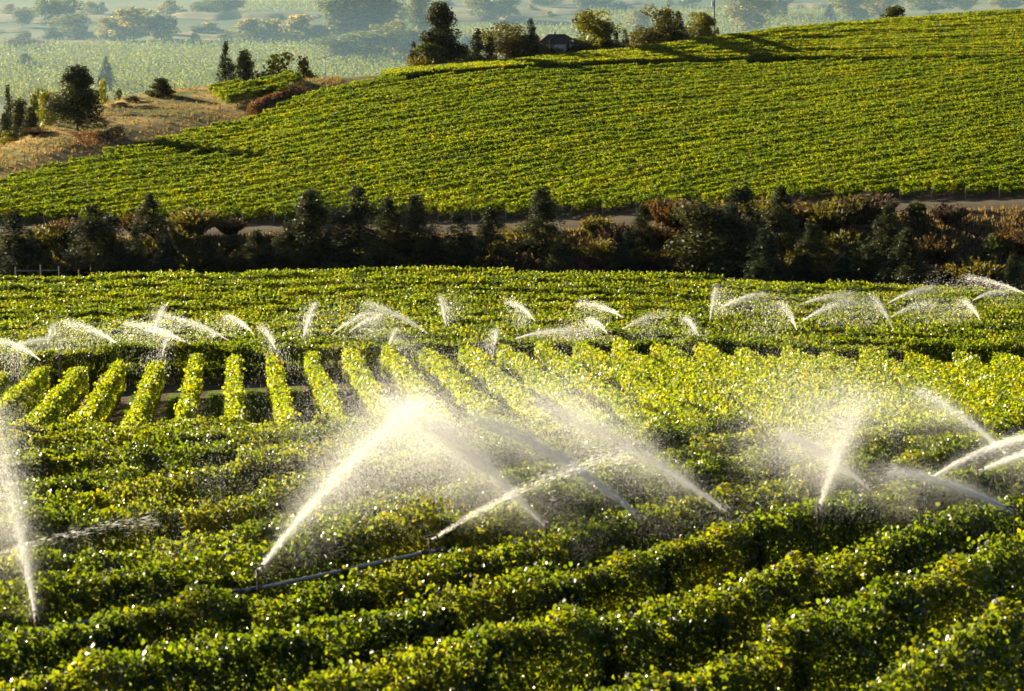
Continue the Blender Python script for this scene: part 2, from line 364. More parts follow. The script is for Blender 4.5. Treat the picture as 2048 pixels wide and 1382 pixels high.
# ------------------------------------------------------------------ vine foliage
def leaves(P, N, size, rngl, tint, fold=True):
    """one grape leaf per point: folded, lobed blade facing about N"""
    n = len(P); N = unit(N); up = np.tile([0, 0, 1.0], (n, 1)); r = rngl.normal(size=(n, 3))
    T = unit(np.cross(N, r)); B = np.cross(N, T); s = size * rngl.uniform(0.65, 1.3, (n, 1))
    if fold:
        h = rngl.uniform(0.05, 0.35, (n, 1)) * s * 0.5
        v0 = P - B * s * 0.42; v1 = P - T * s * 0.52 - B * s * 0.1 + N * h; v2 = P - T * s * 0.34 + B * s * 0.36 + N * h * 0.8
        v3 = P + B * s * 0.62; v4 = P + T * s * 0.34 + B * s * 0.36 + N * h * 0.8; v5 = P + T * s * 0.52 - B * s * 0.1 + N * h
        V = np.stack([v0, v1, v2, v3, v4, v5], 1).reshape(-1, 3); b = np.arange(n)[:, None] * 6
        F = np.concatenate([b + [0, 3, 2, 1], b + [0, 5, 4, 3]]) ; tv = np.repeat(tint, 6)
    else:
        v0 = P - B * s * 0.5; v1 = P - T * s * 0.45; v2 = P + B * s * 0.55; v3 = P + T * s * 0.45
        V = np.stack([v0, v1, v2, v3], 1).reshape(-1, 3); b = np.arange(n)[:, None] * 4; F = b + [0, 1, 2, 3]; tv = np.repeat(tint, 4)
    return V, F, tv

def vine_segment(name, L, per_m, size, mat, seed, H=1.85, W=0.42, z0=0.45, fold=True, lump=0.18, shoots=0.08, ytint=0.0, plant=1.3):
    rl = np.random.default_rng(seed); n = int(L * per_m)
    x = rl.uniform(-0.12, L + 0.12, n); th = rl.uniform(-0.35 * np.pi, 1.35 * np.pi, n)   # angle round the hedge section (0 = +y side, pi/2 = top)
    dep = np.where(rl.uniform(size=n) < 0.72, rl.uniform(0.82, 1.08, n), rl.uniform(0.2, 0.9, n))
    th += 0
    lum = 1 + lump * vnoise(x + 7, seed, plant * 0.5) + 0.6 * lump * vnoise(x * 1.0 + th * 0.5, seed + 9, 0.33)
    zc = (H + z0) / 2; hz = (H - z0) / 2
    cy, sz = np.cos(th), np.sin(th)
    y = np.sign(cy) * np.abs(cy) ** 0.6 * W * dep * lum; z = zc + np.sign(sz) * np.abs(sz) ** 0.7 * hz * dep * np.where(sz > 0, 1 + 0.45 * (lum - 1), 1)
    z += np.where(sz > 0, 0.10 * vnoise(x, seed + 3, plant * 0.6) + 0.07 * vnoise(x, seed + 4, 0.25), 0)
    z = z0 + (z - z0) * (1 + lump * 0.45 * vnoise(x + 31, seed + 6, plant * 0.5))
    ns = int(n * shoots)                                          # loose shoots standing up or hanging
    if ns:
        k = rl.integers(0, n, ns); x[:ns] = x[k] + rl.normal(0, 0.03, ns); sx = np.round(rl.uniform(0, L, ns) / 0.35) * 0.35
        x[:ns] = sx + rl.normal(0, 0.06, ns); z[:ns] = H + rl.uniform(-0.1, 0.28, ns) * (0.4 + 0.6 * np.abs(vnoise(sx, seed + 5, 0.35))); y[:ns] = rl.normal(0, W * 0.5, ns)
    N = np.stack([rl.normal(0, 0.9, n), cy * 0.6 + rl.normal(0, 0.9, n), sz * 0.4 + 0.5 + rl.normal(0, 0.7, n)], 1)
    tint = np.clip(0.38 + 0.2 * vnoise(x, seed + 8, 1.1) + rl.normal(0, 0.17, n) + ytint, 0, 0.9)
    yel = rl.uniform(size=n) < 0.007; tint[yel] = rl.uniform(0.93, 1.0, yel.sum())
    V, F, tv = leaves(np.stack([x, y, z], 1), N, size, rl, tint, fold)
    return mesh_np(name, V, F, mat, [('tint', 'POINT', tv)])

SEG_NEAR = [vine_segment('near_vine_leaves', 3.0, 4300, 0.064, M['near'], 100 + i, H=2.0, W=0.33, z0=0.3, lump=0.3, ytint=0.08) for i in range(9)]
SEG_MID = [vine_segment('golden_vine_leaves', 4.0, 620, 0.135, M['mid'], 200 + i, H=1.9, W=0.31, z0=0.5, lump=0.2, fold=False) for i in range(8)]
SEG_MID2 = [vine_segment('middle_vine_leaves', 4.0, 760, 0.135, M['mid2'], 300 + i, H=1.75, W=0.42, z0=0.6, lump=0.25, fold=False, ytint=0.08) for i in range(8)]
SEG_HEDGE = [vine_segment('hedge_vine_leaves', 4.0, 1500, 0.125, M['mid2'], 350 + i, H=2.0, W=0.5, z0=0.35, lump=0.2, fold=False) for i in range(4)]
SEG_FAR = [vine_segment('far_vine_leaves', 9.0, 270, 0.23, M['far'], 400 + i, H=1.95, W=0.36, z0=0.6, lump=0.5, fold=False, shoots=0.12, plant=1.5) for i in range(9)]
SEG_UP = [vine_segment('upper_vine_leaves', 9.0, 200, 0.25, M['upper'], 500 + i, H=1.8, W=0.5, z0=0.4, lump=0.4, fold=False, shoots=0.12, plant=1.5) for i in range(6)]
SEG_RED = [vine_segment('red_vine_leaves', 4.0, 320, 0.16, M['redvine'], 600 + i, H=1.7, W=0.6, z0=0.2, lump=0.5, fold=False, shoots=0.2) for i in range(3)]
POST = MB().tube([(0, 0, -0.3), (0, 0, 1.75)], 0.045, 7).mesh('trellis_post', M['wood'])
POST_END = MB().tube([(0, 0, -0.3), (0, 0, 1.75)], 0.06, 7).mesh('end_post', M['wood_pale'])
def trunk_mesh(seed):
    r = random.Random(seed); p = [(0, 0, -0.1)]
    for k in range(1, 5): p.append((r.uniform(-.06, .06), r.uniform(-.06, .06), 0.22 * k))
    return MB().tube(p, [0.05, 0.042, 0.036, 0.032, 0.028], 6).mesh('vine_trunk', M['vine_wood'], True)
TRUNKS = [trunk_mesh(i) for i in range(3)]

def vine_row(pts, segs, L, label, group, rnd, sv=0.08, posts=0.0, trunks=0.0, cat='vine row', end_post=False, gaps=0.0):
    """a trellised row of vines along ground points (world x, y); foliage in lengths, posts and trunks its parts"""
    P = np.array(pts, float); d = np.linalg.norm(np.diff(P, axis=0), axis=1); S = np.concatenate([[0], np.cumsum(d)]); tot = S[-1]
    if tot < 1.2: return None
    Z0 = g1(*P[0]); base = Vector((P[0][0], P[0][1], Z0))
    row = thing('vine_row', label, cat, base, 0, group)
    n = max(1, int(round(tot / L))); st = tot / n
    q = np.linspace(0, tot, n + 1); xs = np.interp(q, S, P[:, 0]); ys = np.interp(q, S, P[:, 1]); zs = gz(xs, ys)
    for i in range(n):
        if gaps and rnd.random() < gaps: continue
        me = segs[rnd.randrange(len(segs))]; v = Vector((xs[i + 1] - xs[i], ys[i + 1] - ys[i], zs[i + 1] - zs[i]))
        a = Vector((xs[i], ys[i], zs[i]))
        az = math.atan2(v.y, v.x); pit = math.atan2(v.z, math.hypot(v.x, v.y))
        if rnd.random() < 0.5: a = a + v; az += math.pi; pit = -pit
        o = link('foliage', me, row, a - base, (0, -pit, az))
        o['kind'] = 'stuff'
        s = st / L; o.scale = (s, rnd.uniform(1 - sv, 1 + sv * 1.3), rnd.uniform(1 - sv, 1 + sv))
    if posts:
        m = max(1, int(tot / posts))
        for i in range(m + 1):
            t = tot * i / m; x = float(np.interp(t, S, P[:, 0])); y = float(np.interp(t, S, P[:, 1]))
            if i in (0, m) and end_post: continue
            link('trellis_post', POST, row, Vector((x, y, g1(x, y))) - base, (0, 0, rnd.uniform(0, 6)))
    if end_post:
        v = P[1] - P[0]; v = v / np.linalg.norm(v); x, y = P[0] - v * 0.45
        o = link('end_post', POST_END, row, Vector((x, y, g1(x, y))) - base); o.rotation_euler = (rnd.uniform(-.06, .06), rnd.uniform(-.06, .06), 0)
    if trunks:
        for t in np.arange(0.4, min(tot, trunks), 1.3):
            x = float(np.interp(t, S, P[:, 0])); y = float(np.interp(t, S, P[:, 1]))
            link('vine_trunk', TRUNKS[rnd.randrange(3)], row, Vector((x, y, g1(x, y))) - base, (0, 0, rnd.uniform(0, 6)))
    return row

def clip_line(c, th, inside, tmax=400, step=0.5):
    """stretches of the line c*n + t*d that lie inside a region"""
    d = np.array([math.sin(th), math.cos(th)]); n = np.array([math.cos(th), -math.sin(th)])
    t = np.arange(-50, tmax, step); X = c * n[0] + t * d[0]; Y = c * n[1] + t * d[1]; ok = inside(X, Y)
    out = []; i = 0
    while i < len(t):
        if ok[i]:
            j = i
            while j + 1 < len(t) and ok[j + 1]: j += 1
            if j - i > 2: out.append(np.stack([X[i:j + 1:4] if (j - i) >= 8 else X[i:j + 1], Y[i:j + 1:4] if (j - i) >= 8 else Y[i:j + 1]], 1))
            i = j + 1
        else: i += 1
    return out

ORD = 'first second third fourth fifth sixth seventh eighth ninth tenth eleventh twelfth thirteenth fourteenth fifteenth sixteenth seventeenth eighteenth nineteenth twentieth'.split()
def ordw(i):
    if i < 20: return ORD[i]
    tens = ['', '', 'twenty', 'thirty', 'forty', 'fifty']; t, o = divmod(i + 1, 10)
    return (tens[t] + '-' + ORD[o - 1]) if o else ('twentieth', 'thirtieth', 'fortieth', 'fiftieth')[t - 2]

# nearest slope: rows that run from the near left to the far right
NEAR_TH = math.radians(34); NEAR_W = 2.9
rnd = random.Random(3)
def in_near(X, Y): return (Y > 25) & (Y < 80) & (np.abs(X / np.maximum(Y, 1)) < 0.215)
near_rows = []
for k in range(-40, 40):
    for seg in clip_line(k * NEAR_W + 0.3, NEAR_TH, in_near): near_rows.append((k, seg))
near_rows.sort(key=lambda t: -t[0])
for i, (k, seg) in enumerate(near_rows):
    # gentle waviness
    vine_row(seg, SEG_NEAR, 3.0, f'{ordw(i)} shaded, glinting vine row up the near slope, counted from bottom right corner', 'vine rows on the near slope', rnd, 0.10)

# block of rows leading away
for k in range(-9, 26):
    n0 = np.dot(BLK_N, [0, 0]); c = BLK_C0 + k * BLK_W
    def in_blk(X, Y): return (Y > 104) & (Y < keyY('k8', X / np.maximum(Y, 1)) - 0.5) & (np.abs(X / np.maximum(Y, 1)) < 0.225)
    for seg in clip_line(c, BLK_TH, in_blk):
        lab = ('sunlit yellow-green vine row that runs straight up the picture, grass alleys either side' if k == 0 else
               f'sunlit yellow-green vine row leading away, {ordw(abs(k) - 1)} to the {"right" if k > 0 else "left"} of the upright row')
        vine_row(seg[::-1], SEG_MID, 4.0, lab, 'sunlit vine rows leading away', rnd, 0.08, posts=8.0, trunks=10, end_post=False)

# middle field: rows across the view
us = np.linspace(-0.225, 0.225, 90)
NM = 29
for i in range(NM):
    t = i / (NM - 1); Yr = keyY('k9', us) * (1 - t) + (keyY('k11', us) - 0.8) * t
    pts = np.stack([us * Yr, Yr], 1)
    lab = 'dark-faced front vine row behind the headland track' if i == 0 else f'{ordw(i)} vine row back from the headland track, running across the middle field'
    if i == 0: pts = pts[us > -0.175]
    vine_row(pts, SEG_HEDGE if i == 0 else SEG_MID2, 4.0, lab, 'vine rows across the middle field', rnd, 0.12, posts=6.0 if i == 0 else 0, trunks=200 if i == 0 else 0, gaps=0.0)

# far bench: rows slanting away to the right
FAR_TH = math.radians(45); FAR_W = 3.3
def in_far(X, Y):
    u = X / np.maximum(Y, 1); return (Y > keyY('k15', u) + 0.5) & (Y < keyY('k16', u) - np.where(u > -0.04, 6.5, 1.0)) & (u > -0.215) & (u < 0.215)
fr = []
for k in range(-160, 10):
    for seg in clip_line(k * FAR_W, FAR_TH, in_far, 1100): fr.append(seg)
fr.sort(key=lambda q: q[0][0] * math.cos(FAR_TH) - q[0][1] * math.sin(FAR_TH))
for fi_, seg in enumerate(fr):
    d = seg[0] - seg[-1]
    near_end = abs(seg[0][1] - float(keyY('k15', seg[0][0] / seg[0][1]))) < 6
    vine_row(seg, SEG_FAR, 9.0, f'{ordw(fi_)} slanting vine row of the far hillside, counted from its upper left edge', 'vine rows on the far hillside', rnd, 0.14, trunks=6 if near_end else 0, end_post=near_end)
NU = 24
for i in range(NU):
    ub = np.linspace(-0.045, 0.215, 60); t = i / (NU - 1)
    Ya = keyY('k16', ub) + 1.5; Yb = keyY('k17', ub) - 0.3; Yr = Ya * (1 - t) + Yb * t
    j = np.arange(len(ub)); pts = np.stack([ub[j] * Yr[j], Yr[j]], 1)
    vine_row(pts, SEG_UP, 9.0, 'dark front vine row between the far hillside and its paler upper field' if i == 0 else f'{ordw(i)} pale vine row back from the dark line on the upper far field', 'vine rows of the upper far field', rnd, 0.12)

# ------------------------------------------------------------------ trees
def faces_at(P, size, rl, tint, N=None, aspect=1.0):
    n = len(P); N = unit(rl.normal(size=(n, 3)) if N is None else N + rl.normal(0, 0.5, (n, 3)))
    T = unit(np.cross(N, rl.normal(size=(n, 3)))); B = np.cross(N, T); s = size * rl.uniform(0.5, 1.35, (n, 1)); a = s * aspect
    V = np.stack([P - T * s * 0.5, P - B * a * 0.5, P + T * s * 0.5, P + B * a * 0.5], 1).reshape(-1, 3)
    F = np.arange(n)[:, None] * 4 + [0, 1, 2, 3]
    return V, F, np.repeat(tint, 4)

def crown_conifer(name, mat, seed, Hh=10.0, R=2.2, nf=3600, size=0.36, ragged=0.35, top_sharp=1.0, low=0.06, layers=13):
    rl = np.random.default_rng(seed); nb = 16 * layers // 2
    br_h = low + (1 - low) * (rl.integers(0, layers, nb) + rl.uniform(0, 0.6, nb)) / layers
    br_a = rl.uniform(0, 2 * np.pi, nb); prof = (1 - br_h) ** (0.62 * top_sharp) + 0.04
    br_l = R * prof * rl.uniform(1 - ragged, 1 + ragged * 0.5, nb) * np.where(br_h < low + 0.1, 0.75, 1)
    k = rl.choice(nb, nf, p=(br_l + 0.15) / (br_l + 0.15).sum()); t = rl.uniform(0.1, 1, nf) ** 0.6
    r = br_l[k] * t; a = br_a[k] + rl.normal(0, 0.16, nf); z = br_h[k] * Hh + r * rl.uniform(-0.25, 0.28) + rl.normal(0, 0.16, nf) - 0.10 * r * r / max(R, 1) + 0.05 * Hh * rl.normal(0, 0.35, nf)
    P = np.stack([r * np.cos(a), r * np.sin(a), z], 1) + rl.normal(0, 0.10, (nf, 3))
    N = np.stack([np.cos(a) * 0.6, np.sin(a) * 0.6, np.ones(nf)], 1)
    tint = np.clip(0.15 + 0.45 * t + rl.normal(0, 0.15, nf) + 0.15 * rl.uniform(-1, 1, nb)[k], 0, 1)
    return mesh_np(name, *faces_at(P, size, rl, tint, N, 0.55)[:2], mat, [('tint', 'POINT', np.repeat(tint, 4))])

def crown_lobed(name, mat, seed, Hh=6.0, R=2.5, nf=3200, size=0.32, low=0.15, lobes=16, shape='round', upright=0.0):
    rl = np.random.default_rng(seed); nl = lobes
    u = rl.uniform(size=nl); ang = rl.uniform(0, 2 * np.pi, nl)
    hh = low + (1 - low) * rl.uniform(0.08, 0.92, nl)
    if shape == 'round': pr = np.sqrt(np.clip(1 - ((hh - (low + 1) / 2) / ((1 - low) / 1.9)) ** 2, 0.05, 1))
    elif shape == 'pine': hh = low + (hh - low) ** 1.25; pr = np.clip(np.minimum(1.0, 1.3 * (1.05 - hh)), 0.12, 1) * (0.8 + 0.2 * rl.uniform(size=nl))
    elif shape == 'column': pr = np.clip(np.minimum(1.0, 3.2 * (1.02 - hh)), 0.1, 1) * np.clip(0.55 + hh, 0, 1)
    else: pr = np.clip(1.15 - hh, 0.15, 1)
    rr = R * pr * np.sqrt(u) * 0.75
    lr = R * rl.uniform(0.28, 0.5, nl) * (0.6 + 0.4 * pr)
    if shape == 'pine': lr = R * rl.uniform(0.16, 0.34, nl)
    Cn = np.stack([rr * np.cos(ang), rr * np.sin(ang), hh * Hh], 1)
    k = rl.choice(nl, nf, p=lr ** 2 / (lr ** 2).sum()); D = unit(rl.normal(size=(nf, 3)))
    dr = lr[k] * rl.uniform(0.45, 1.12, nf) ** 0.7
    dz = np.array([1, 1, 1.0 + upright])
    P = Cn[k] + D * dr[:, None] * dz; P[:, 2] = np.maximum(P[:, 2], 0.05)
    tint = np.clip(0.42 + 0.25 * rl.uniform(-1, 1, nl)[k] + rl.normal(0, 0.18, nf), 0, 1)
    return mesh_np(name, *faces_at(P, size, rl, tint, D, 0.8)[:2], mat, [('tint', 'POINT', np.repeat(tint, 4))])

def crown_twiggy(name, mat, seed, Hh=4.0, R=2.0, nf=2600, size=0.28):
    """fan of upright twigs with sparse leaves"""
    rl = np.random.default_rng(seed); nb = 110
    a = rl.uniform(0, 2 * np.pi, nb); sp = np.sqrt(rl.uniform(0.0, 1, nb)); L = rl.uniform(0.6, 1.0, nb) * (1 - 0.25 * sp)
    k = rl.integers(0, nb, nf); t = rl.uniform(0.08, 1, nf) ** 0.8
    r = R * sp[k] * t ** 0.8; P = np.stack([r * np.cos(a[k]), r * np.sin(a[k]), Hh * L[k] * t], 1) + rl.normal(0, 0.09, (nf, 3))
    T = np.stack([np.cos(a[k]) * sp[k] * 0.5, np.sin(a[k]) * sp[k] * 0.5, np.ones(nf)], 1) + rl.normal(0, 0.35, (nf, 3)); T = unit(T)
    B = unit(np.cross(T, rl.normal(size=(nf, 3)))); s = size * rl.uniform(0.6, 1.6, (nf, 1))
    V = np.stack([P - T * s * 0.6, P - B * s * 0.22, P + T * s * 0.6, P + B * s * 0.22], 1).reshape(-1, 3)
    tint = np.clip(0.25 + 0.5 * t + rl.normal(0, 0.18, nf), 0, 1)
    return mesh_np(name, V, np.arange(nf)[:, None] * 4 + [0, 1, 2, 3], mat, [('tint', 'POINT', np.repeat(tint, 4))])

def trunk_of(Hh, r, seed, limbs=5, spread=1.0, top=0.9):
    rd = random.Random(seed); m = MB(); pts = [(0, 0, -1.2)]
    for k in range(1, 7): pts.append((rd.uniform(-.05, .05) * Hh * .2, rd.uniform(-.05, .05) * Hh * .2, Hh * top * k / 6))
    m.tube(pts, [r * (1 - 0.14 * k) for k in range(7)], 7)
    for i in range(limbs):
        h = Hh * rd.uniform(0.25, 0.7); a = rd.uniform(0, 6.28); q = spread * rd.uniform(0.5, 0.9)
        m.tube([(0, 0, h), (q * .5 * math.cos(a), q * .5 * math.sin(a), h + Hh * .06), (q * math.cos(a), q * math.sin(a), h + Hh * .15)], [r * .4, r * .28, r * .12], 5)
    return m.mesh('trunk', M['bark'], True)

# unit kinds: crown variants (height 10 for trees, 4 for bushes), trunk
KINDS = {}
def kind(key, crowns, trunk, H0, R0): KINDS[key] = (crowns, trunk, H0, R0)
kind('pine', [crown_conifer('pine_crown', M['needle'], 10 + i, 10, 2.4, 11000, 0.23, 0.5, 1.05, 0.06, 14) for i in range(4)], trunk_of(10, 0.2, 1, 6, 1.6), 10, 2.4)
kind('old_pine', [crown_lobed('pine_crown', M['needle'], 15 + i, 10, 2.6, 12000, 0.22, 0.03, 75, 'pine', 0.15) for i in range(3)], trunk_of(10, 0.2, 9, 6, 1.8), 10, 2.6)
kind('fir', [crown_conifer('fir_crown', M['needle2'], 20 + i, 10, 2.0, 9000, 0.23, 0.3, 1.3, 0.03, 17) for i in range(3)], trunk_of(10, 0.16, 2, 0), 10, 2.0)
kind('tree', [crown_lobed('tree_crown', M['decid'], 30 + i, 10, 3.6, 4200, 0.42, 0.16, 26) for i in range(4)], trunk_of(10, 0.25, 3, 6, 2.5, 0.7), 10, 3.6)
kind('light_tree', [crown_lobed('light_crown', M['yellowg'], 40 + i, 10, 3.2, 3800, 0.40, 0.14, 30) for i in range(3)], trunk_of(10, 0.22, 4, 6, 2.2, 0.75), 10, 3.2)
kind('olive_tree', [crown_lobed('olive_crown', M['olive'], 50 + i, 10, 4.0, 3400, 0.40, 0.25, 30) for i in range(3)], trunk_of(10, 0.22, 5, 7, 2.8, 0.75), 10, 4.0)
kind('poplar', [crown_lobed('poplar_crown', M['vtree'], 60 + i, 20, 3.0, 6500, 0.5, 0.08, 60, 'column', 1.8) for i in range(3)], trunk_of(20, 0.4, 6, 8, 1.6), 20, 3.0)
kind('valley_tree', [crown_lobed('tree_crown', M['vtree'], 130 + i, 10, 3.6, 3600, 0.50, 0.10, 26) for i in range(4)], trunk_of(10, 0.25, 13, 6, 2.5, 0.7), 10, 3.6)
kind('valley_light', [crown_lobed('light_crown', M['vlight'], 140 + i, 10, 3.6, 3600, 0.50, 0.05, 28) for i in range(3)], trunk_of(10, 0.25, 14, 6, 2.5, 0.7), 10, 3.6)
kind('valley_bush', [crown_lobed('bush_crown', M['vlight'], 150 + i, 4, 2.0, 1800, 0.3, 0.0, 16, 'cone') for i in range(3)], None, 4, 2.0)
kind('bush', [crown_lobed('bush_crown', M['decid'], 70 + i, 4, 2.0, 2000, 0.26, 0.0, 14, 'cone') for i in range(3)], None, 4, 2.0)
kind('light_bush', [crown_lobed('light_bush_crown', M['yellowg'], 75 + i, 4, 2.0, 2000, 0.26, 0.0, 14, 'cone') for i in range(3)], None, 4, 2.0)
kind('rust_bush', [crown_twiggy('rust_bush_crown', M['rust'], 80 + i, 4, 2.0, 2600, 0.26) for i in range(3)], None, 4, 2.0)
kind('twig_bush', [crown_twiggy('twig_bush_crown', M['twig'], 85 + i, 4, 2.0, 3000, 0.30) for i in range(3)], None, 4, 2.0)
kind('olive_bush', [crown_twiggy('olive_bush_crown', M['olive'], 90 + i, 4, 2.0, 3000, 0.28) for i in range(3)], None, 4, 2.0)
PLANT_NAME = dict(valley_tree='broadleaf_tree', valley_light='broadleaf_tree', valley_bush='bush', pine='pine_tree', old_pine='pine_tree', fir='fir_tree', tree='broadleaf_tree', light_tree='light_green_tree', olive_tree='olive_green_tree', poplar='poplar_tree',
                  bush='bush', light_bush='bush', rust_bush='bush', twig_bush='bush', olive_bush='bush')
prt = random.Random(5)
def plant(kd, px, top, wpx, label, Y=None, base=None, group=None, hmin=None):
    """stand a plant where the photo shows it: photo column, top and width, at distance Y (or where the base meets the ground)"""
    if Y is None and base is None: p = hit(px, top, hmin, 300); p.z = g1(p.x, p.y)
    elif Y is None: p = hit(px, base, 0.0, 300)
    else: p = at(px, Y)
    zt = zray(top, p.y); Hh = zt - p.z
    crowns, tr, H0, R0 = KINDS[kd]
    wid = wpx * p.y / FP
    o = thing(PLANT_NAME[kd], label, 'bush' if PLANT_NAME[kd] == 'bush' else 'tree', p, prt.uniform(0, 6.28), group)
    sx = wid / 2 / R0 * 1.05; sz = Hh / (H0 * 1.02)
    c = link('crown', crowns[prt.randrange(len(crowns))], o); c.scale = (sx, sx, sz)
    if tr: t = link('trunk', tr, o); t.scale = (min(sx, sz) * 1.0 + .0, min(sx, sz) * 1.0, sz)
    return o

G = 'trees and bushes along the gully'
gully = [  # kind, px, top, width, Y, label
 ('fir', 28, 418, 75, 350, 'dark shaded fir at the far left end of the gully'),
 ('olive_bush', 92, 440, 70, 372, 'brown bush beside the track, right of the leftmost gully fir'),
 ('rust_bush', 130, 430, 60, 378, 'pale rusty bush under the vine posts, left of the silvery pine'),
 ('pine', 180, 408, 88, 352, 'silvery-lit tall pine left of a narrow dark fir in the gully'),
 ('fir', 222, 425, 66, 346, 'narrow dark fir touching the silvery pine on its right'),
 ('pine', 300, 388, 52, 372, 'slim pine poking above the brown bushes in the left gully'),
 ('olive_bush', 335, 440, 90, 366, 'broad olive-brown bush right of the slim pine'),
 ('olive_bush', 385, 404, 84, 374, 'tall olive-brown bush reaching the vine posts in the left gully'),
 ('rust_bush', 268, 420, 60, 376, 'rusty bush between the narrow fir and the slim pine'),
 ('twig_bush', 458, 428, 52, 374, 'bare brown bush on the bank below the track stretch'),
 ('pine', 512, 462, 58, 345, 'short pine low on the bank, left of the rusty bush'),
 ('rust_bush', 548, 458, 62, 356, 'rusty bush between two short pines in the gully'),
 ('pine', 578, 444, 62, 350, 'short pine leaning on the tall thin-topped pine'),
 ('pine', 624, 380, 80, 352, 'tall airy pine left of the biggest dark pine'),
 ('pine', 718, 370, 98, 348, 'biggest dark pine in the left half of the gully'),
 ('olive_bush', 672, 490, 80, 335, 'sunlit olive bush at the foot of the tall airy pine'),
 ('pine', 775, 398, 62, 356, 'pine close behind the right flank of the biggest dark pine'),
 ('pine', 830, 392, 70, 352, 'pine with a pointed top just left of the open track'),
 ('fir', 870, 470, 50, 340, 'small dark fir right of the pointed-top pine'),
 ('fir', 916, 424, 60, 346, 'dark fir standing before the open dirt track'),
 ('pine', 982, 418, 66, 350, 'sunlit pine standing before the middle of the dirt track'),
 ('olive_bush', 1040, 440, 84, 360, 'olive-brown bush between two pines beside the dirt track'),
 ('pine', 1086, 378, 66, 366, 'thin-topped pine beside the white leaning pole'),
 ('olive_bush', 1120, 480, 76, 344, 'dark olive bush below the white leaning pole'),
 ('twig_bush', 1235, 440, 70, 366, 'bare twiggy bush on the golden grass bank'),
 ('pine', 1287, 412, 42, 372, 'small pine left of the orange bush'),
 ('fir', 1238, 470, 50, 345, 'small dark fir below the golden grass bank'),
 ('rust_bush', 1340, 384, 90, 378, 'orange-leaved bush under the hillside vines, right of the small pine'),
 ('rust_bush', 1320, 440, 70, 360, 'rust-coloured bush on the bank under the orange one'),
 ('pine', 1265, 502, 32, 335, 'little pine at the vineyard edge, lit on one side'),
 ('pine', 1410, 378, 128, 346, 'biggest pine in the right half of the gully, sunlit speckled flank'),
 ('fir', 1482, 362, 90, 366, 'tall dark fir right behind the biggest right-hand pine'),
 ('pine', 1562, 374, 54, 374, 'slim greyish pine standing between the fir and the olive bush'),
 ('fir', 1530, 455, 80, 345, 'broad shaded fir in the dark part of the right gully'),
 ('pine', 1622, 448, 56, 345, 'young pine with a lit top standing before the black shade'),
 ('pine', 1600, 500, 44, 338, 'small pine at the left foot of the young lit pine'),
 ('olive_bush', 1660, 388, 96, 372, 'tall olive-brown bush left of the grey dome-shaped bush'),
 ('twig_bush', 1742, 376, 86, 370, 'grey-brown dome-shaped bare bush under the hillside vines'),
 ('olive_bush', 1690, 450, 80, 355, 'olive bush with pale leaves below the dome-shaped bush'),
 ('pine', 1776, 412, 70, 350, 'sunlit pine right of the grey dome-shaped bush'),
 ('pine', 1815, 458, 80, 342, 'full young pine in front of the sunlit pine, at the field edge'),
 ('twig_bush', 1898, 400, 62, 374, 'brown twiggy bush on the bank edge at the right'),
 ('bush', 1990, 468, 66, 356, 'green leafy bush in the middle of the right bank'),
 ('rust_bush', 1870, 460, 80, 362, 'rusty bush on the bank below the twiggy one'),
 ('rust_bush', 2040, 440, 80, 366, 'rusty bush at the right end of the bank'),
 ('olive_bush', 1950, 510, 90, 345, 'dark olive bush low on the right bank'),
 ('twig_bush', 1160, 500, 80, 345, 'dark brown bush low in the middle of the gully'),
 ('rust_bush', 1340, 490, 80, 345, 'dark rusty bush left of the biggest right-hand pine'),
 ('olive_bush', 420, 480, 110, 345, 'wide dark bush low in the left gully'),
 ('fir', 330, 470, 80, 342, 'shaded fir under the broad olive-brown bush'),
 ('olive_bush', 90, 500, 110, 340, 'dark bush behind the wooden fence at the left'),
 ('olive_bush', 950, 490, 110, 340, 'dark bush between the dark fir and the sunlit pine'),
 ('olive_bush', 780, 480, 110, 338, 'dark bush right of the biggest dark pine'),
 ('olive_bush', 1450, 520, 110, 335, 'dark bush at the foot of the tall dark fir'),
 ('olive_bush', 1720, 520, 90, 335, 'dark bush between the young pines at the right'),
 ('olive_bush', 1195, 424, 56, 376, 'dry bush before the track, left of the golden grass bank'),
 ('olive_bush', 1535, 384, 84, 376, 'olive-brown bush between the tall dark fir and the greyish pine'),
 ('rust_bush', 1605, 396, 74, 376, 'rusty brown bush right of the slim greyish pine'),
 ('olive_bush', 1705, 382, 80, 374, 'tall olive bush touching the dome-shaped bush on its left'),
 ('bush', 1835, 404, 70, 374, 'dark bush shading the bank right of the sunlit pine'),
 ('rust_bush', 700, 440, 60, 374, 'brown bush hidden beside the biggest left pine'),
 ('olive_bush', 1440, 392, 70, 376, 'brown bush right behind the biggest right-hand pine'),
 ('fir', 1690, 490, 60, 338, 'shaded small fir left of the full young pine'),
]
for kd, px, top, wp, Y, lab in gully:
    wm = wp * Y / FP
    if kd in ('pine', 'fir'): plant('old_pine' if px in (1410,) else kd, px, top - 4, wp * 2.2, lab, group=G, hmin=min(17, max(4.5, wm * (2.9 if kd == 'pine' else 3.0))))
    else: plant(kd, px, top, wp * 1.35, lab, group=G, hmin=max(2.5, wm * 0.95))

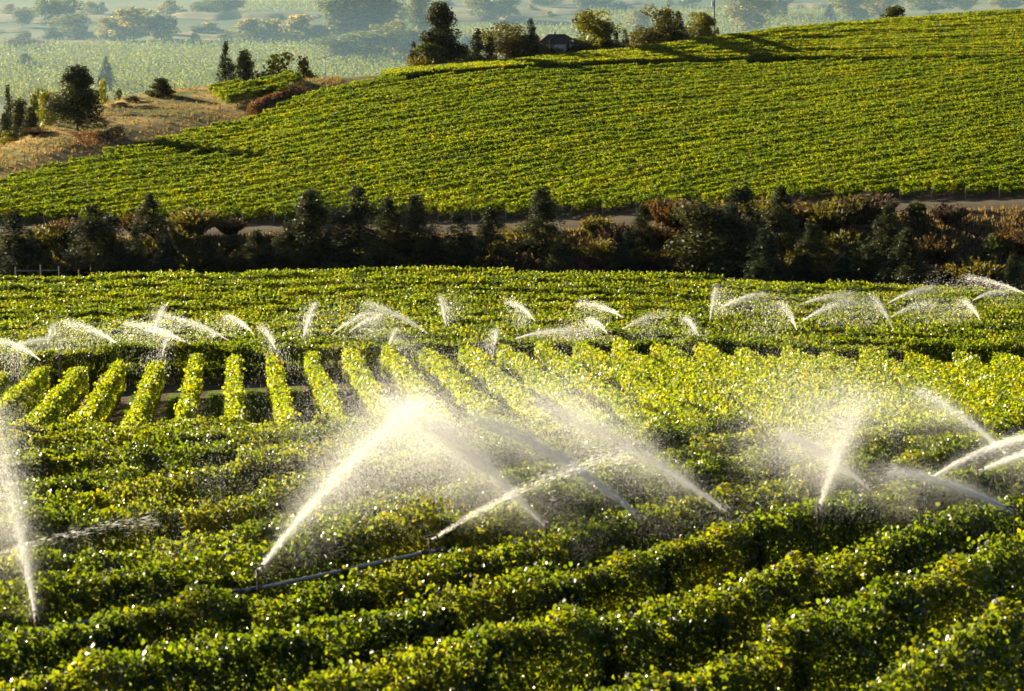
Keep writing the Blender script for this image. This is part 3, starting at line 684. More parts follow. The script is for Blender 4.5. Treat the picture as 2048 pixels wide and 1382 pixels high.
rf = random.Random(17)
for i in range(34):
    px = -20 + 2100 * (i + rf.uniform(0.1, 0.9)) / 34; edge = float(np.interp(px, [0, 512, 1024, 1300, 1600, 2048], [551, 536, 536, 545, 562, 584]))
    plant(rf.choice(['olive_bush', 'bush', 'olive_bush', 'twig_bush']), px, edge - rf.uniform(28, 85), rf.uniform(75, 130), f'dark scrubby bush low in the shaded gully, {ordw(i)} from the left', group='low scrub in the gully', hmin=rf.uniform(3.0, 5.5))
for i in range(16):
    px = -20 + 2100 * (i + rf.uniform(0.1, 0.9)) / 16; edge = float(np.interp(px, [0, 512, 1024, 1300, 1600, 2048], [551, 536, 536, 545, 562, 584]))
    plant(rf.choice(['fir', 'pine']), px, edge - rf.uniform(50, 105), rf.uniform(70, 110), f'dark conifer half lost in the shaded gully, {ordw(i)} from the left', group='shaded conifers in the gully', hmin=rf.uniform(6, 9))

K = 'trees on the knoll and crest'
crest = [
 ('pine', 152, 122, 104, 478, 'big dark pine at the left end of the dry knoll'),
 ('fir', 14, 168, 42, 500, 'tall dark conifer at the left edge of the picture'),
 ('pine', 36, 188, 44, 492, 'dark conifer second from the left edge'),
 ('fir', 58, 212, 36, 486, 'small dark conifer left of the pale yellow-green tree'),
 ('pine', 6, 225, 40, 482, 'low dark pine in the left corner of the knoll'),
 ('tree', 74, 170, 60, 520, 'round dark green tree behind the left conifers'),
 ('light_tree', 96, 180, 44, 500, 'pale yellow-green tree beside the big dark pine'),
 ('pine', 320, 154, 54, 528, 'lone bushy pine on the dry knoll by the track bend'),
 ('light_bush', 205, 160, 34, 545, 'light bush behind the big dark pine'),
 ('pine', 198, 150, 24, 548, 'tiny pine between the big dark pine and the hazy fir'),
 ('bush', 265, 192, 40, 520, 'loose grey-green bush left of the lone pine'),
 ('fir', 222, 213, 22, 510, 'tiny dark fir on the slope right of the big pine'),
 ('bush', 240, 205, 34, 512, 'grey-green shrub on the slope, right of the tiny dark fir'),
 ('olive_bush', 285, 212, 40, 512, 'straw-coloured shrub below the lone pine'),
 ('bush', 250, 228, 44, 502, 'dark shrub on the shaded slope right of the big pine'),
 ('olive_bush', 300, 232, 50, 502, 'olive shrub on the slope above the track'),
 ('twig_bush', 215, 245, 46, 495, 'brown shrub in the shade right of the big pine'),
 ('olive_bush', 345, 228, 36, 512, 'dry shrub beside the track bend'),
 ('twig_bush', 180, 262, 50, 488, 'brown shrub below the big pine'),
 ('olive_bush', 120, 275, 44, 482, 'dry brown shrub left of the red hedge'),
 ('bush', 390, 190, 34, 538, 'low green patch of shrub on the flat knoll'),
 ('twig_bush', 455, 226, 40, 516, 'grey dry shrub on the hillside edge right of the track bend'),
 ('bush', 235, 178, 22, 542, 'tiny shrub on the knoll skyline'),
 ('rust_bush', 64, 252, 36, 474, 'orange bush on the bank below the left conifers'),
 ('rust_bush', 94, 262, 32, 474, 'small rusty bush between the orange bush and big pine'),
 ('light_bush', 14, 262, 44, 474, 'pale green bush at the left edge below the conifers'),
 ('light_bush', 265, 250, 28, 496, 'yellowish bush on the fence line under the knoll'),
 ('olive_bush', 520, 172, 26, 530, 'small rusty shrub at the left end of the young vines'),
 ('fir', 828, 82, 42, 577, 'pointed fir left of the tallest crest pine'),
 ('pine', 885, -8, 92, 580, 'tallest crest pine, reaching above the picture top'),
 ('olive_bush', 850, 100, 60, 574, 'brown bush at the foot of the tallest crest pine'),
 ('tree', 862, 82, 60, 576, 'dark leafy tree under the tallest crest pine'),
 ('fir', 955, 56, 52, 586, 'dark conifer right of the tallest crest pine'),
 ('fir', 980, 72, 32, 585, 'small dark fir between the conifer and the spreading tree'),
 ('olive_tree', 1012, 46, 78, 590, 'spreading flat-topped olive-green tree on the crest'),
 ('fir', 1060, 36, 48, 592, 'pointed spruce touching the left end of the house'),
 ('fir', 1102, 74, 26, 600, 'small spruce in front of the house wall'),
 ('bush', 1078, 88, 40, 598, 'dark bush hiding the left part of the house wall'),
 ('bush', 1152, 90, 36, 603, 'dark bush at the right corner of the house'),
 ('light_bush', 1116, 96, 24, 601, 'round yellow bush in front of the house'),
 ('fir', 1136, 86, 18, 602, 'narrow dark cypress-like tree at the house corner'),
 ('light_tree', 1190, 18, 70, 606, 'bright yellow-green tree right of the house'),
 ('olive_bush', 1160, 82, 34, 604, 'olive bush between house and bright tree'),
 ('fir', 1210, 66, 26, 607, 'small dark fir under the bright yellow-green tree'),
 ('fir', 1232, 60, 26, 610, 'hazy small fir, left one of a pair'),
 ('fir', 1250, 56, 22, 612, 'hazy small fir, right one of a pair'),
 ('olive_bush', 1272, 74, 60, 612, 'wide rusty olive bush right of the fir pair'),
 ('olive_tree', 1316, 10, 62, 618, 'tall olive tree left of the dark pointed spruce'),
 ('fir', 1355, 22, 38, 622, 'dark pointed spruce between two leafy trees'),
 ('light_tree', 1396, 24, 48, 626, 'yellow-green tree beside the utility pole'),
 ('bush', 1432, 55, 24, 632, 'little bush at the foot of the utility pole'),
 ('fir', 452, 82, 56, 576, 'spire-shaped fir beyond the knoll edge'),
 ('pine', 490, 98, 86, 576, 'broad conifer right of the spire-shaped fir'),
 ('bush', 555, 104, 110, 574, 'dark dome-shaped tree beyond the knoll edge'),
 ('bush', 606, 112, 66, 573, 'smaller dark dome joined to the right of the big dome'),
 ('bush', 930, 96, 54, 583, 'dark bush right of the tallest crest pine, at its foot'),
 ('tree', 1038, 76, 46, 590, 'dark leafy tree under the pointed spruce'),
 ('tree', 1072, 72, 34, 597, 'leafy tree covering the left roof end'),
 ('tree', 1158, 74, 40, 604, 'leafy tree covering the right roof end'),
 ('tree', 1215, 74, 50, 607, 'dark leafy tree right of the bright yellow-green tree'),
 ('olive_tree', 1288, 52, 46, 614, 'small olive tree left of the tall olive one'),
 ('tree', 1335, 48, 44, 620, 'green tree tucked behind the dark pointed spruce'),
 ('bush', 1374, 52, 40, 624, 'dark bush between spruce and yellow-green tree'),
 ('bush', 1412, 50, 30, 628, 'dark bush left of the utility pole foot'),
 ('bush', 1092, 92, 40, 601, 'leafy bush before the house wall, left of the yellow bush'),
 ('olive_bush', 1122, 90, 36, 602, 'olive bush before the house wall, right of the yellow bush'),
 ('bush', 1146, 88, 40, 603, 'dark bush before the right end of the house wall'),
 ('bush', 1786, 12, 62, 676, 'round green bush on the right vineyard skyline'),
]
for kd, px, top, wp, Y, lab in crest: plant('old_pine' if px in (885, 152, 320, 36) else kd, px, top, wp * (1.7 if px < 70 else 1.4 if px in (152, 320, 885) else 1.5 if px > 900 or 160 < px < 420 else 1.25), lab, Y=Y, group=K)

HZ = 'hazy trees in the valley'
valley = [  # kind, px, base, top, width, label
 ('fir', 213, 182, 112, 36, 'hazy columnar fir alone in the orchard, behind the big dark pine'),
 ('bush', 48, 132, 106, 44, 'faint pale bush in the misty orchard at the left'),
 ('poplar', 688, 82, -40, 92, 'bright-flanked poplar, left of the tall hazy pair'),
 ('poplar', 742, 84, -46, 104, 'shaded bulky poplar, right of the tall hazy pair'),
 ('poplar', 842, 80, -36, 46, 'slim poplar behind the tallest crest pine'),
 ('tree', 672, 118, 72, 70, 'hazy purple-brown tree under the poplar pair'),
 ('tree', 735, 118, 60, 80, 'hazy dark tree mass below the bulky poplar'),
 ('tree', 790, 112, 42, 84, 'hazy dark tree right of the poplar pair'),
 ('tree', 830, 116, 60, 60, 'hazy tree at the foot of the slim poplar'),
 ('olive_tree', 268, 82, 16, 74, 'broad olive tree left of the round valley tree'),
 ('tree', 322, 80, 26, 60, 'round dark valley tree beside the broad olive one'),
 ('olive_tree', 215, 80, 34, 44, 'pale olive tree by the straw bank'),
 ('light_bush', 250, 82, 50, 40, 'light bush at the foot of the broad olive tree'),
 ('tree', 45, 54, 12, 38, 'small round tree at the top left corner'),
 ('tree', 118, 62, -6, 74, 'tall hazy tree cut by the top edge at the left'),
 ('tree', 142, 70, 26, 60, 'dark tree right below the tall hazy one'),
 ('light_bush', 180, 30, 2, 40, 'pale bush on the top left field'),
 ('light_bush', 20, 28, 6, 30, 'pale shrub near the top left corner'),
 ('bush', 104, 82, 56, 60, 'grey-green bush on the straw bank'),
 ('bush', 148, 84, 54, 34, 'pale bush right of the grey-green one'),
 ('rust_bush', 44, 96, 70, 50, 'reddish bush at the left edge of the orchard'),
 ('olive_bush', 338, 30, -6, 44, 'pale bush on the field at the top, left of centre'),
 ('tree', 415, 32, 0, 50, 'hazy tree on the far field edge, left of the group'),
 ('tree', 455, 30, -8, 52, 'hazy tree on the far field edge, right of the group'),
 ('bush', 205, 28, 4, 30, 'small dark bush on the top field'),
 ('light_bush', 420, 66, 44, 60, 'low pale bush on the terrace bank'),
 ('light_bush', 500, 82, 36, 76, 'sunny shrub clump left of the poplars, first'),
 ('light_bush', 550, 82, 32, 70, 'sunny shrub clump left of the poplars, middle'),
 ('olive_bush', 600, 86, 28, 76, 'sunny olive shrub clump nearest the poplars'),
 ('light_bush', 640, 88, 50, 50, 'golden shrub touching the bright-flanked poplar'),
 ('bush', 455, 84, 62, 36, 'small bush on the sandy terrace'),
 ('tree', 980, 42, -10, 70, 'hazy tree pair above the crest, left tree'),
 ('tree', 1010, 40, -14, 56, 'hazy tree pair above the crest, right tree'),
 ('light_tree', 808, 44, 12, 28, 'small pale tree between the poplars'),
 ('tree', 1190, 22, -16, 70, 'hazy tree at the top, behind the bright crest tree'),
 ('tree', 1095, 14, -14, 50, 'hazy tree at the top edge above the house'),
 ('olive_tree', 1492, 68, -20, 92, 'large pale hazy tree right of the utility pole'),
 ('tree', 1550, 40, -10, 40, 'hazy tree just right of the large pale one'),
 ('fir', 1660, 44, 8, 28, 'hazy small fir above the vineyard skyline'),
 ('olive_tree', 1705, 40, -14, 76, 'pale hazy tree beyond the skyline, right of the small fir'),
 ('olive_tree', 1760, 36, -16, 60, 'pale hazy tree behind the round green bush'),
 ('tree', 1860, 26, -14, 80, 'hazy blue tree clump beyond the right skyline'),
 ('tree', 1930, 22, -18, 60, 'hazy blue tree near the right skyline'),
 ('olive_tree', 2010, 18, -20, 60, 'olive hazy tree in the top right corner'),
 ('olive_tree', 1275, 62, 18, 40, 'thin grey tree behind the fir pair'),
 ('bush', 1240, 26, 2, 50, 'hazy bush band above the small orchard, left'),
 ('bush', 1380, 14, -8, 50, 'hazy bush at the top, left of the utility pole'),
]
VK = dict(tree='valley_tree', light_tree='valley_light', olive_tree='valley_light', light_bush='valley_bush', olive_bush='valley_bush')
for kd, px, base, top, wp, lab in valley: plant(VK.get(kd, kd), px, top, wp * (1.35 if kd != 'poplar' else 1.2), lab, base=base, group=HZ)

rv_ = random.Random(23)
vs_ = []
for i in range(36):
    x0, x1, ya, yb = rv_.choice([(-20, 640, 58, 88), (-20, 640, 58, 88), (-20, 1000, 8, 40), (900, 1700, 0, 36), (1500, 2050, -6, 12)])
    vs_.append((rv_.uniform(x0, x1), rv_.uniform(ya, yb), rv_.uniform(22, 50)))
for i, (px, by, wd) in enumerate(sorted(vs_)):
    plant(rv_.choice(['valley_bush', 'bush', 'valley_bush', 'valley_tree', 'olive_bush']), px, by - wd * rv_.uniform(0.45, 0.8), wd, f'small hazy shrub on the far valley banks, {ordw(i)} from the left', base=by, group='hazy shrubs in the far valley')

# red-leaved vines at the far edge of the middle field
def edge_row(px0, px1, Yoff, label, sc=1.0):
    pts = []
    for px in np.linspace(px0, px1, 8):
        u = (px - 1024) / FP; Y = float(keyY('k11', u)) + Yoff; pts.append((u * Y, Y))
    return vine_row(pts, SEG_RED, 4.0, label, 'rusty plants along the field edge', rnd, 0.25, cat='hedge')
edge_row(1575, 1790, -0.3, 'low reddish-brown hedge along the right far edge of the middle field')
edge_row(876, 948, -0.2, 'small brown leafy clump on the far edge of the middle field')
# young vines and red hedge on the knoll
def poly_row(pxy, segs, L, label, group, cat='vine row', h=0.0):
    pts = []
    for px, py in pxy:
        p = hit(px, py, h, 380); pts.append((p.x, p.y))
    return vine_row(pts, segs, L, label, group, rnd, 0.2, cat=cat)
poly_row([(500, 236), (530, 218), (560, 205), (604, 190)], SEG_RED, 4.0, 'reddish dry hedge between the young vines and hillside rows', 'dry hedges on the knoll', 'hedge')
poly_row([(150, 296), (200, 288), (245, 276)], SEG_RED, 4.0, 'reddish dry hedge along the fence under the big pine', 'dry hedges on the knoll', 'hedge')
for i, (a, b) in enumerate([((430, 202), (520, 182)), ((440, 212), (545, 190)), ((455, 216), (575, 185)), ((470, 196), (600, 168)), ((520, 176), (635, 156)), ((420, 192), (480, 178))]):
    poly_row([a, ((a[0] + b[0]) / 2, (a[1] + b[1]) / 2 - 1), b], SEG_FAR, 9.0, f'{ordw(i)} short sunlit row of young vines on the knoll', 'young vines on the knoll')

# ------------------------------------------------------------------ grasses and orchard (uncountable)
def tufts(name, P, mat, h=0.45, w_=0.08, seed=1, per=5, lab=None, cat=None):
    rl = np.random.default_rng(seed); n = len(P); P = np.repeat(P, per, 0) + np.concatenate([rl.normal(0, h * 0.35, (n * per, 2)), np.zeros((n * per, 1))], 1)
    m = len(P); a = rl.uniform(0, 2 * np.pi, m); hh = h * rl.uniform(0.5, 1.4, m); D = np.stack([np.cos(a), np.sin(a), np.zeros(m)], 1)
    lean = np.stack([np.cos(a + 1.3), np.sin(a + 1.3), np.zeros(m)], 1) * (hh * rl.uniform(0.1, 0.6, m))[:, None]
    up = np.stack([np.zeros(m), np.zeros(m), hh], 1)
    V = np.stack([P - D * w_, P + D * w_, P + lean + up], 1).reshape(-1, 3); tint = np.clip(rl.normal(0.5, 0.2, m), 0, 1)
    o = link(name, mesh_np(name, V, np.arange(m)[:, None] * 3 + [0, 1, 2], mat, [('tint', 'POINT', np.repeat(tint, 3))])); o['kind'] = 'stuff'
    if lab: tag(o, lab, cat)
    return o
def scatter(n, k0, k1, u0, u1, seed, off0=0.0, off1=0.0):
    rl = np.random.default_rng(seed); u = rl.uniform(u0, u1, n); t = rl.uniform(size=n); Y = (keyY(k0, u) + off0) * (1 - t) + (keyY(k1, u) + off1) * t
    X = u * Y; return np.stack([X, Y, gz(X, Y)], 1)
tufts('dry_grass', np.concatenate([scatter(2600, 'k17', 'k19', -0.2, -0.06, 11, 1.5), scatter(600, 'k19', 'k20', -0.2, -0.05, 12, 0, -35)]), M['dryg'], 0.4, 0.07, 2, 6, 'golden dry grass on the knoll above the hillside vines', 'dry grass')
tufts('dry_grass', scatter(6000, 'k13', 'k14', -0.2, 0.2, 13, 12), M['dryg'], 0.6, 0.11, 3, 5, 'dry brown grass covering the gully bank under the track', 'dry grass')
# green strips between the rows that lead away
rl = np.random.default_rng(21); n = 9000
cc = BLK_C0 + (rl.integers(-8, 10, n) + 0.5 + rl.normal(0, 0.12, n)) * BLK_W; tt = rl.uniform(104, 147, n)
X = cc * BLK_N[0] + tt * BLK_D[0]; Y = cc * BLK_N[1] + tt * BLK_D[1]
tufts('green_grass', np.stack([X, Y, gz(X, Y)], 1), M['greeng'], 0.13, 0.018, 4, 6, 'short green grass strips between the sunlit vine rows', 'grass')

def orchard(px0, px1, py0, py1, label, seed, dx=1.7, dy=5.0, hgt=2.7):
    """dense orchard: small upright trees in rows, too many and too faint to count"""
    rl = np.random.default_rng(seed); Ya = hit(px0, py0, 0, 600).y; Yb = hit(px0, py1, 0, 600).y; Y0, Y1 = min(Ya, Yb), max(Ya, Yb)
    P = []
    for Y in np.arange(Y0, Y1, dy):
        xs = np.arange((px0 - 1024) / FP * Y, (px1 - 1024) / FP * Y, dx); P.append(np.stack([xs + rl.normal(0, .25, len(xs)), np.full(len(xs), Y) + rl.normal(0, .4, len(xs))], 1))
    P = np.concatenate(P); n = len(P); Z = gz(P[:, 0], P[:, 1]); per = 18
    B = np.repeat(np.concatenate([P, Z[:, None]], 1), per, 0); m = len(B); t = rl.uniform(size=m)
    hh = np.repeat(hgt * rl.uniform(0.7, 1.25, n), per)
    B = B + np.stack([rl.normal(0, 0.5, m) * (1.1 - t), rl.normal(0, 0.5, m) * (1.1 - t), hh * (0.12 + 0.88 * t)], 1)
    tint = np.clip(rl.normal(0.5, 0.2, m), 0, 1); V, F, tv = faces_at(B, 0.55, rl, tint)
    o = link('orchard', mesh_np('orchard', V, F, M['orchard'], [('tint', 'POINT', tv)])); return tag(o, label, 'orchard', None, 'stuff')
orchard(-60, 1000, 205, 92, 'wide hazy orchard on the valley floor behind the knoll', 31)
orchard(900, 1480, 92, 58, 'narrow hazy orchard above the house roof', 32)
orchard(1180, 1500, 52, 24, 'hazy orchard strip left and right of the utility pole', 33)
orchard(1500, 1700, 60, 24, 'hazy orchard behind the right vineyard skyline', 34)
orchard(470, 640, 22, 4, 'hazy pale field of low trees at the top, left of the poplars', 35, hgt=2.0)

# straw banks and tracks on the valley floor
def patch(name, px0, px1, pya, pyb, mat, lift=0.15, hump=0.0, seed=0):
    """strip of ground across the valley, lying on the floor sheet; may be a raised bank"""
    n = 40; V = []; rl = np.random.default_rng(seed)
    n1 = vnoise(np.linspace(0, 9, n), seed + 1); n2 = vnoise(np.linspace(0, 9, n), seed + 2)
    Ya = hit(px0, pya, 0, 600).y; Yb = hit(px0, pyb, 0, 600).y; d = Yb - Ya
    for j in range(5):
        for i in range(n):
            px = px0 + (px1 - px0) * i / (n - 1); e = min(i, n - 1 - i) / (n / 2); e = min(1, e * 4)
            t = 0.5 + (j / 4 - 0.5) * e
            Y = Ya + d * t + 6 * n1[i] + (3 * n2[i] if j in (0, 4) else 0); x = (px - 1024) / FP * Y
            V.append((x, Y, g1(x, Y) + lift + hump * math.sin(math.pi * j / 4) * e))
    F = [(j * n + i, j * n + i + 1, (j + 1) * n + i + 1, (j + 1) * n + i) for j in range(4) for i in range(n - 1)]
    o = link(name, mesh_np(name, np.array(V), np.array(F), mat, smooth=True)); o['kind'] = 'structure'; return o
for i, (a, b, c, d, h) in enumerate([(-80, 260, 96, 80, 1.0), (-60, 250, 46, 30, 0.6), (330, 640, 40, 30, 2.0), (340, 480, 74, 66, 0.3), (400, 560, 86, 80, 0.5),
        (-80, 60, 66, 56, 0.8), (760, 1060, 42, 30, 1.5), (880, 1120, 36, 26, 1.2), (1000, 1180, 28, 20, 1.5), (900, 1100, 66, 60, 0.3), (1500, 1660, 16, 8, 1.0), (1050, 1300, 12, 4, 1.0), (470, 660, 10, 0, 0.5)]):
    patch('straw_bank', a, b, c, d, M['straw'], 0.2, h, 40 + i * 3)

# ------------------------------------------------------------------ house, poles, fences, wind machine
hp = at(1113, 606); hy = 606
hz = g1(hp.x, hy); ez = zray(86, hy)
hb = thing('house', 'low house with brown hipped roof and white wall behind the crest trees', 'house', (hp.x, hy, hz), 0.08)
wall_h = max(2.4, ez - hz); Lh, Wh = 8.8, 7.0
MB().box((0, 0, wall_h / 2 - 0.4), (Lh, Wh, wall_h + 0.8)).build('wall', M['wall'], hb)
rb = MB(); e = 0.55; X0, Y0 = Lh / 2 + e, Wh / 2 + e; rz0, rz1 = wall_h + .003, wall_h + 1.9
rb.V += [(-X0, -Y0, rz0), (X0, -Y0, rz0), (X0, Y0, rz0), (-X0, Y0, rz0), (-X0 + 3.2, 0, rz1), (X0 - 3.2, 0, rz1)]
rb.F += [(0, 1, 5, 4), (2, 3, 4, 5), (1, 2, 5), (3, 0, 4), (3, 2, 1, 0)]
roof = rb.build('roof', M['roof'], hb)
MB().box((-0.4, 0.3, rz1 + 0.1), (0.5, 0.5, 1.0)).build('chimney', M['wall'], roof)
for xx in (-2.6, 0.6, 2.9):
    wf = MB().box((xx, -Wh / 2 - 0.02, wall_h * 0.55), (1.3, 0.08, 1.1)).build('window', M['white'], hb)
    MB().box((xx, -Wh / 2 - 0.065, wall_h * 0.55), (1.1, 0.02, 0.9)).build('pane', M['glass'], wf)

pp = at(1427, 634); pt = thing('utility_pole', 'dark wooden utility pole with a grey transformer beside the crest trees', 'pole', pp)
ph = zray(-14, 634) - pp.z
MB().tube([(0, 0, -0.5), (0, 0, ph)], [0.16, 0.12], 8).build('pole', M['bark'], pt)
MB().box((0, 0, ph - 0.6), (2.2, 0.12, 0.14)).build('crossarm', M['bark'], pt)
MB().tube([(-0.42, 0, ph - 2.9), (-0.42, 0, ph - 1.9)], 0.24, 10).build('transformer', M['alu'], pt)

wp = at(650, 572); wz = zray(150, 572); wt_ = zray(117, 572)
wmach = thing('wind_machine', 'pale blue-white orchard wind machine on a slim tower behind the vines', 'wind machine', wp)
th_ = max(3.5, wt_ - wp.z)
MB().tube([(0, 0, -0.5), (0, 0, th_)], [0.2, 0.15], 8).build('tower', M['white'], wmach)
MB().box((0, 0, th_ + 0.15), (0.35, 0.8, 0.35)).build('gearbox', M['alu'], wmach)
for s in (-1, 1):
    q = MB(); q.V += [(0, -.5, th_ + .1), (0, -.46, th_ + .32), (s * 1.5, -.62, th_ + .2 + s * .45), (s * 1.5, -.5, th_ + .42 + s * .45), (0, -.42, th_ + .1), (0, -.38, th_ + .32), (s * 1.5, -.54, th_ + .2 + s * .45), (s * 1.5, -.42, th_ + .42 + s * .45)]
    q.F += [(0, 1, 3, 2), (4, 6, 7, 5), (0, 2, 6, 4), (1, 5, 7, 3), (2, 3, 7, 6), (0, 4, 5, 1)]
    q.build('blade', M['white'], wmach)

def wire_fence(pix, hgt, label, cat='fence', group=None, rad=0.05, wires=(0.4, 0.8, 1.15), mat='wood', y0=380, wr=0.008, Y=None):
    ps = [hit(px, py, 0, y0) if Y is None else at(px, Y) for px, py in pix]
    f = thing('wire_fence', label, cat, ps[0], 0, group)
    for p in ps:
        h = hgt * random.uniform(0.9, 1.1); q = p - ps[0]
        MB().tube([q + Vector((0, 0, -.3)), q + Vector((random.uniform(-.05, .05), 0, h))], rad, 6).build('fence_post', M[mat], f)
    for wz_ in wires:
        MB().tube([p - ps[0] + Vector((0, 0, wz_ * hgt / 1.3)) for p in ps], wr, 4, False).build('wire', M['iron'], f)
    return f
wire_fence([(0, 345), (50, 330), (75, 320), (107, 313), (140, 302), (160, 297), (180, 290), (215, 280), (245, 272), (300, 262), (330, 255), (380, 245), (418, 236), (440, 228), (475, 218), (492, 210)], 1.9, 'wire fence with thin posts along the hillside vineyard edge under the knoll', rad=0.06)
wire_fence([(668, 150), (697, 149), (726, 148), (763, 147), (790, 146), (815, 145)], 2.2, 'sparse wire fence on the skyline left of the pointed fir', rad=0.06)
wire_fence([(378, 160), (428, 158), (545, 158), (605, 156)], 2.4, 'wire fence along the knoll edge before the hazy firs', rad=0.05)
gp = thing('field_gate', 'wooden gate frame of three posts and a bar on the knoll edge', 'gate', at(349, 553))
for dx, hh in ((-1.6, 1.7), (0.0, 3.4), (1.6, 1.7)): MB().tube([(dx, 0, -.3), (dx, 0, hh)], 0.09, 7).build('gate_post', M['wood'], gp)
MB().box((0, -0.12, 1.3), (3.4, 0.08, 0.14)).build('gate_bar', M['wood'], gp)
# wooden fence at the left end of the middle field
fy = 218.5; fpts = [at(px, fy) for px in (18, 69, 106, 146)]
fr_ = thing('wooden_fence', 'weathered post and rail fence at the left end of the middle field', 'fence', fpts[0])
ftop = [534, 530, 533, 540]
for p, ty in zip(fpts, ftop):
    q = p - fpts[0]; MB().tube([q + Vector((0, 0, -.4)), q + Vector((0, 0, zray(ty, fy) - p.z))], 0.06, 7).build('fence_post', M['wood_pale'], fr_)
for a, b, yy in ((0, 1, 541), (1, 2, 540)):
    qa, qb = fpts[a] - fpts[0], fpts[b] - fpts[0]; zz = zray(yy, fy) - fpts[0].z
    MB().tube([(qa.x, qa.y - .1, zz), (qb.x, qb.y - .1, zz)], 0.045, 6).build('rail', M['wood_pale'], fr_)
# white leaning pole in the gully
lp0 = hit(1127, 472, 0.3, 300); lsc = lp0.y / FP
o = MB().tube([(0.1, 0, -0.8), (-16 * lsc, 0.3, 36 * lsc)], 0.1, 8).build('leaning_pole', M['white'], None, lp0)
tag(o, 'white pole leaning left in the gully beside the thin-topped pine', 'pole')

# posts and guy wire at the left end of the front middle row
gpst = thing('end_post_assembly', 'tall vineyard end post with slanting guy wire at the left row end', 'trellis post', at(102, 152))
MB().tube([(0, 0, -.4), (0, 0, 2.0)], 0.07, 8).build('end_post', M['wood_pale'], gpst)
MB().tube([(0, 0, 1.8), (-0.7, -1.2, 0)], 0.012, 5).build('guy_wire', M['iron'], gpst)
for i, px in enumerate((18, 66)):
    p = at(px, 154); o = MB().tube([(0, 0, -.4), (0, 0, 1.9)], 0.06, 8).build('trellis_post', M['wood_pale'], None, p)
    tag(o, ['grey vineyard post at the far left, in the spray mist', 'grey vineyard post just left of the guy-wired end post'][i], 'trellis post', 'posts at the left row end')
# short posts at the near ends of the sunlit rows
for i, px in enumerate((1315, 1453, 1588)):
    p = hit(px, 848, 1.15, 60); p.z = g1(p.x, p.y)
    hgt = zray(842, p.y) - p.z
    o = MB().tube([(0, 0, -.3), (0, 0, max(1.6, hgt))], 0.08, 8).build('trellis_post', M['wood_pale'], None, p)
    tag(o, ['left', 'middle', 'right'][i] + ' of three grey posts at the near end of the sunlit rows', 'trellis post', 'posts at the near row ends')

# ------------------------------------------------------------------ irrigation pipes, sprinklers, spray
def pipe(pxy, h, rad, mat, label, group, y0=20):
    ps = [hit(px, py, h, y0) for px, py in pxy]
    n = 14; pts = []
    for i in range(len(ps) - 1):
        for k in range(n): pts.append(ps[i].lerp(ps[i + 1], k / n))
    pts.append(ps[-1]); b = pts[0].copy()
    o = thing('irrigation_pipe', label, 'pipe', b, 0, group)
    MB().tube([p - b for p in pts], rad, 10).build('tube', mat, o, smooth=True)
    for i, p in enumerate(ps):
        d = (ps[min(i + 1, len(ps) - 1)] - ps[max(i - 1, 0)]).normalized() * 0.12
        MB().tube([p - b - d, p - b + d], rad * 1.35, 10).build('coupling', M['iron'], o, smooth=True)
    return o
PIPE_H = 1.78
pipe([(-140, 1314), (72, 1262), (330, 1219)], PIPE_H, 0.033, M['alu'], 'aluminium irrigation pipe over the vines in the bottom left corner', 'irrigation pipes on the near slope')
pipe([(475, 1185), (512, 1178), (690, 1142), (850, 1107), (880, 1101)], PIPE_H, 0.033, M['alu'], 'aluminium irrigation pipe with two sprinklers over the near vines', 'irrigation pipes on the near slope')
pipe([(1420, 685), (1560, 690), (1700, 702), (1800, 704)], 1.5, 0.05, M['white'], 'white irrigation pipe showing between vines at the right, lower run', 'irrigation pipes in the middle field', 120)
pipe([(1690, 680), (1850, 677), (2060, 694)], 1.5, 0.05, M['white'], 'white irrigation pipe showing between vines at the right edge', 'irrigation pipes in the middle field', 120)
pipe([(1300, 686), (1420, 690)], 1.5, 0.05, M['white'], 'short white irrigation pipe above the sunlit row ends', 'irrigation pipes in the middle field', 120)

def sprinkler(p, az, label, group, riser=0.3):
    """impact sprinkler: riser, body, nozzle, swinging arm; p is the nozzle"""
    s = thing('sprinkler', label, 'sprinkler', p, az, group)
    MB().tube([(0, 0, -riser), (0, 0, -0.06)], 0.016, 8).build('riser', M['iron'], s)
    MB().tube([(0, 0, -0.07), (0, 0, 0.05)], [0.03, 0.022], 8).build('body', M['brass'], s)
    MB().tube([(0.0, 0, -0.01), (0.10, 0, 0.04)], [0.022, 0.012], 8).build('nozzle', M['brass'], s)
    MB().box((0.02, 0.0, 0.085), (0.24, 0.02, 0.025)).box((0.13, 0, 0.06), (0.02, 0.05, 0.06)).build('swing_arm', M['iron'], s)
    return s

G0 = 9.81
def fit_jet(N, ax, ay, els, Rs, q=0.5, near=0):
    """launch direction and reach whose apex lies on the photo's apex"""
    az = np.radians(np.arange(0, 360, 3.0)); A, R, E = np.meshgrid(az, Rs, np.radians(els), indexing='ij')
    hx = R * q; hz_ = hx * np.tan(E) * (1 - q)
    P = np.stack([N.x + hx * np.cos(A), N.y + hx * np.sin(A), N.z + hz_], -1).reshape(-1, 3)
    x, y = project(P); err = (x - ax) ** 2 + (y - ay) ** 2
    dsun = np.abs((np.degrees(A) - 142 + 180) % 360 - 180).ravel()
    cost = err / 16.0 + np.where(np.sin(A).ravel() < 0.05, 60.0 * near, 0) + np.clip(38 - dsun, 0, 38) / 38 * 3.0 * near + ((np.degrees(E) - els[len(els) // 2]).ravel() / 12) ** 2 + ((R.ravel() - np.mean(Rs)) / np.mean(Rs)) ** 2 * 2
    k = int(np.argmin(cost)); return float(A.ravel()[k]), float(R.ravel()[k]), float(E.ravel()[k]), float(err[k]) ** .5

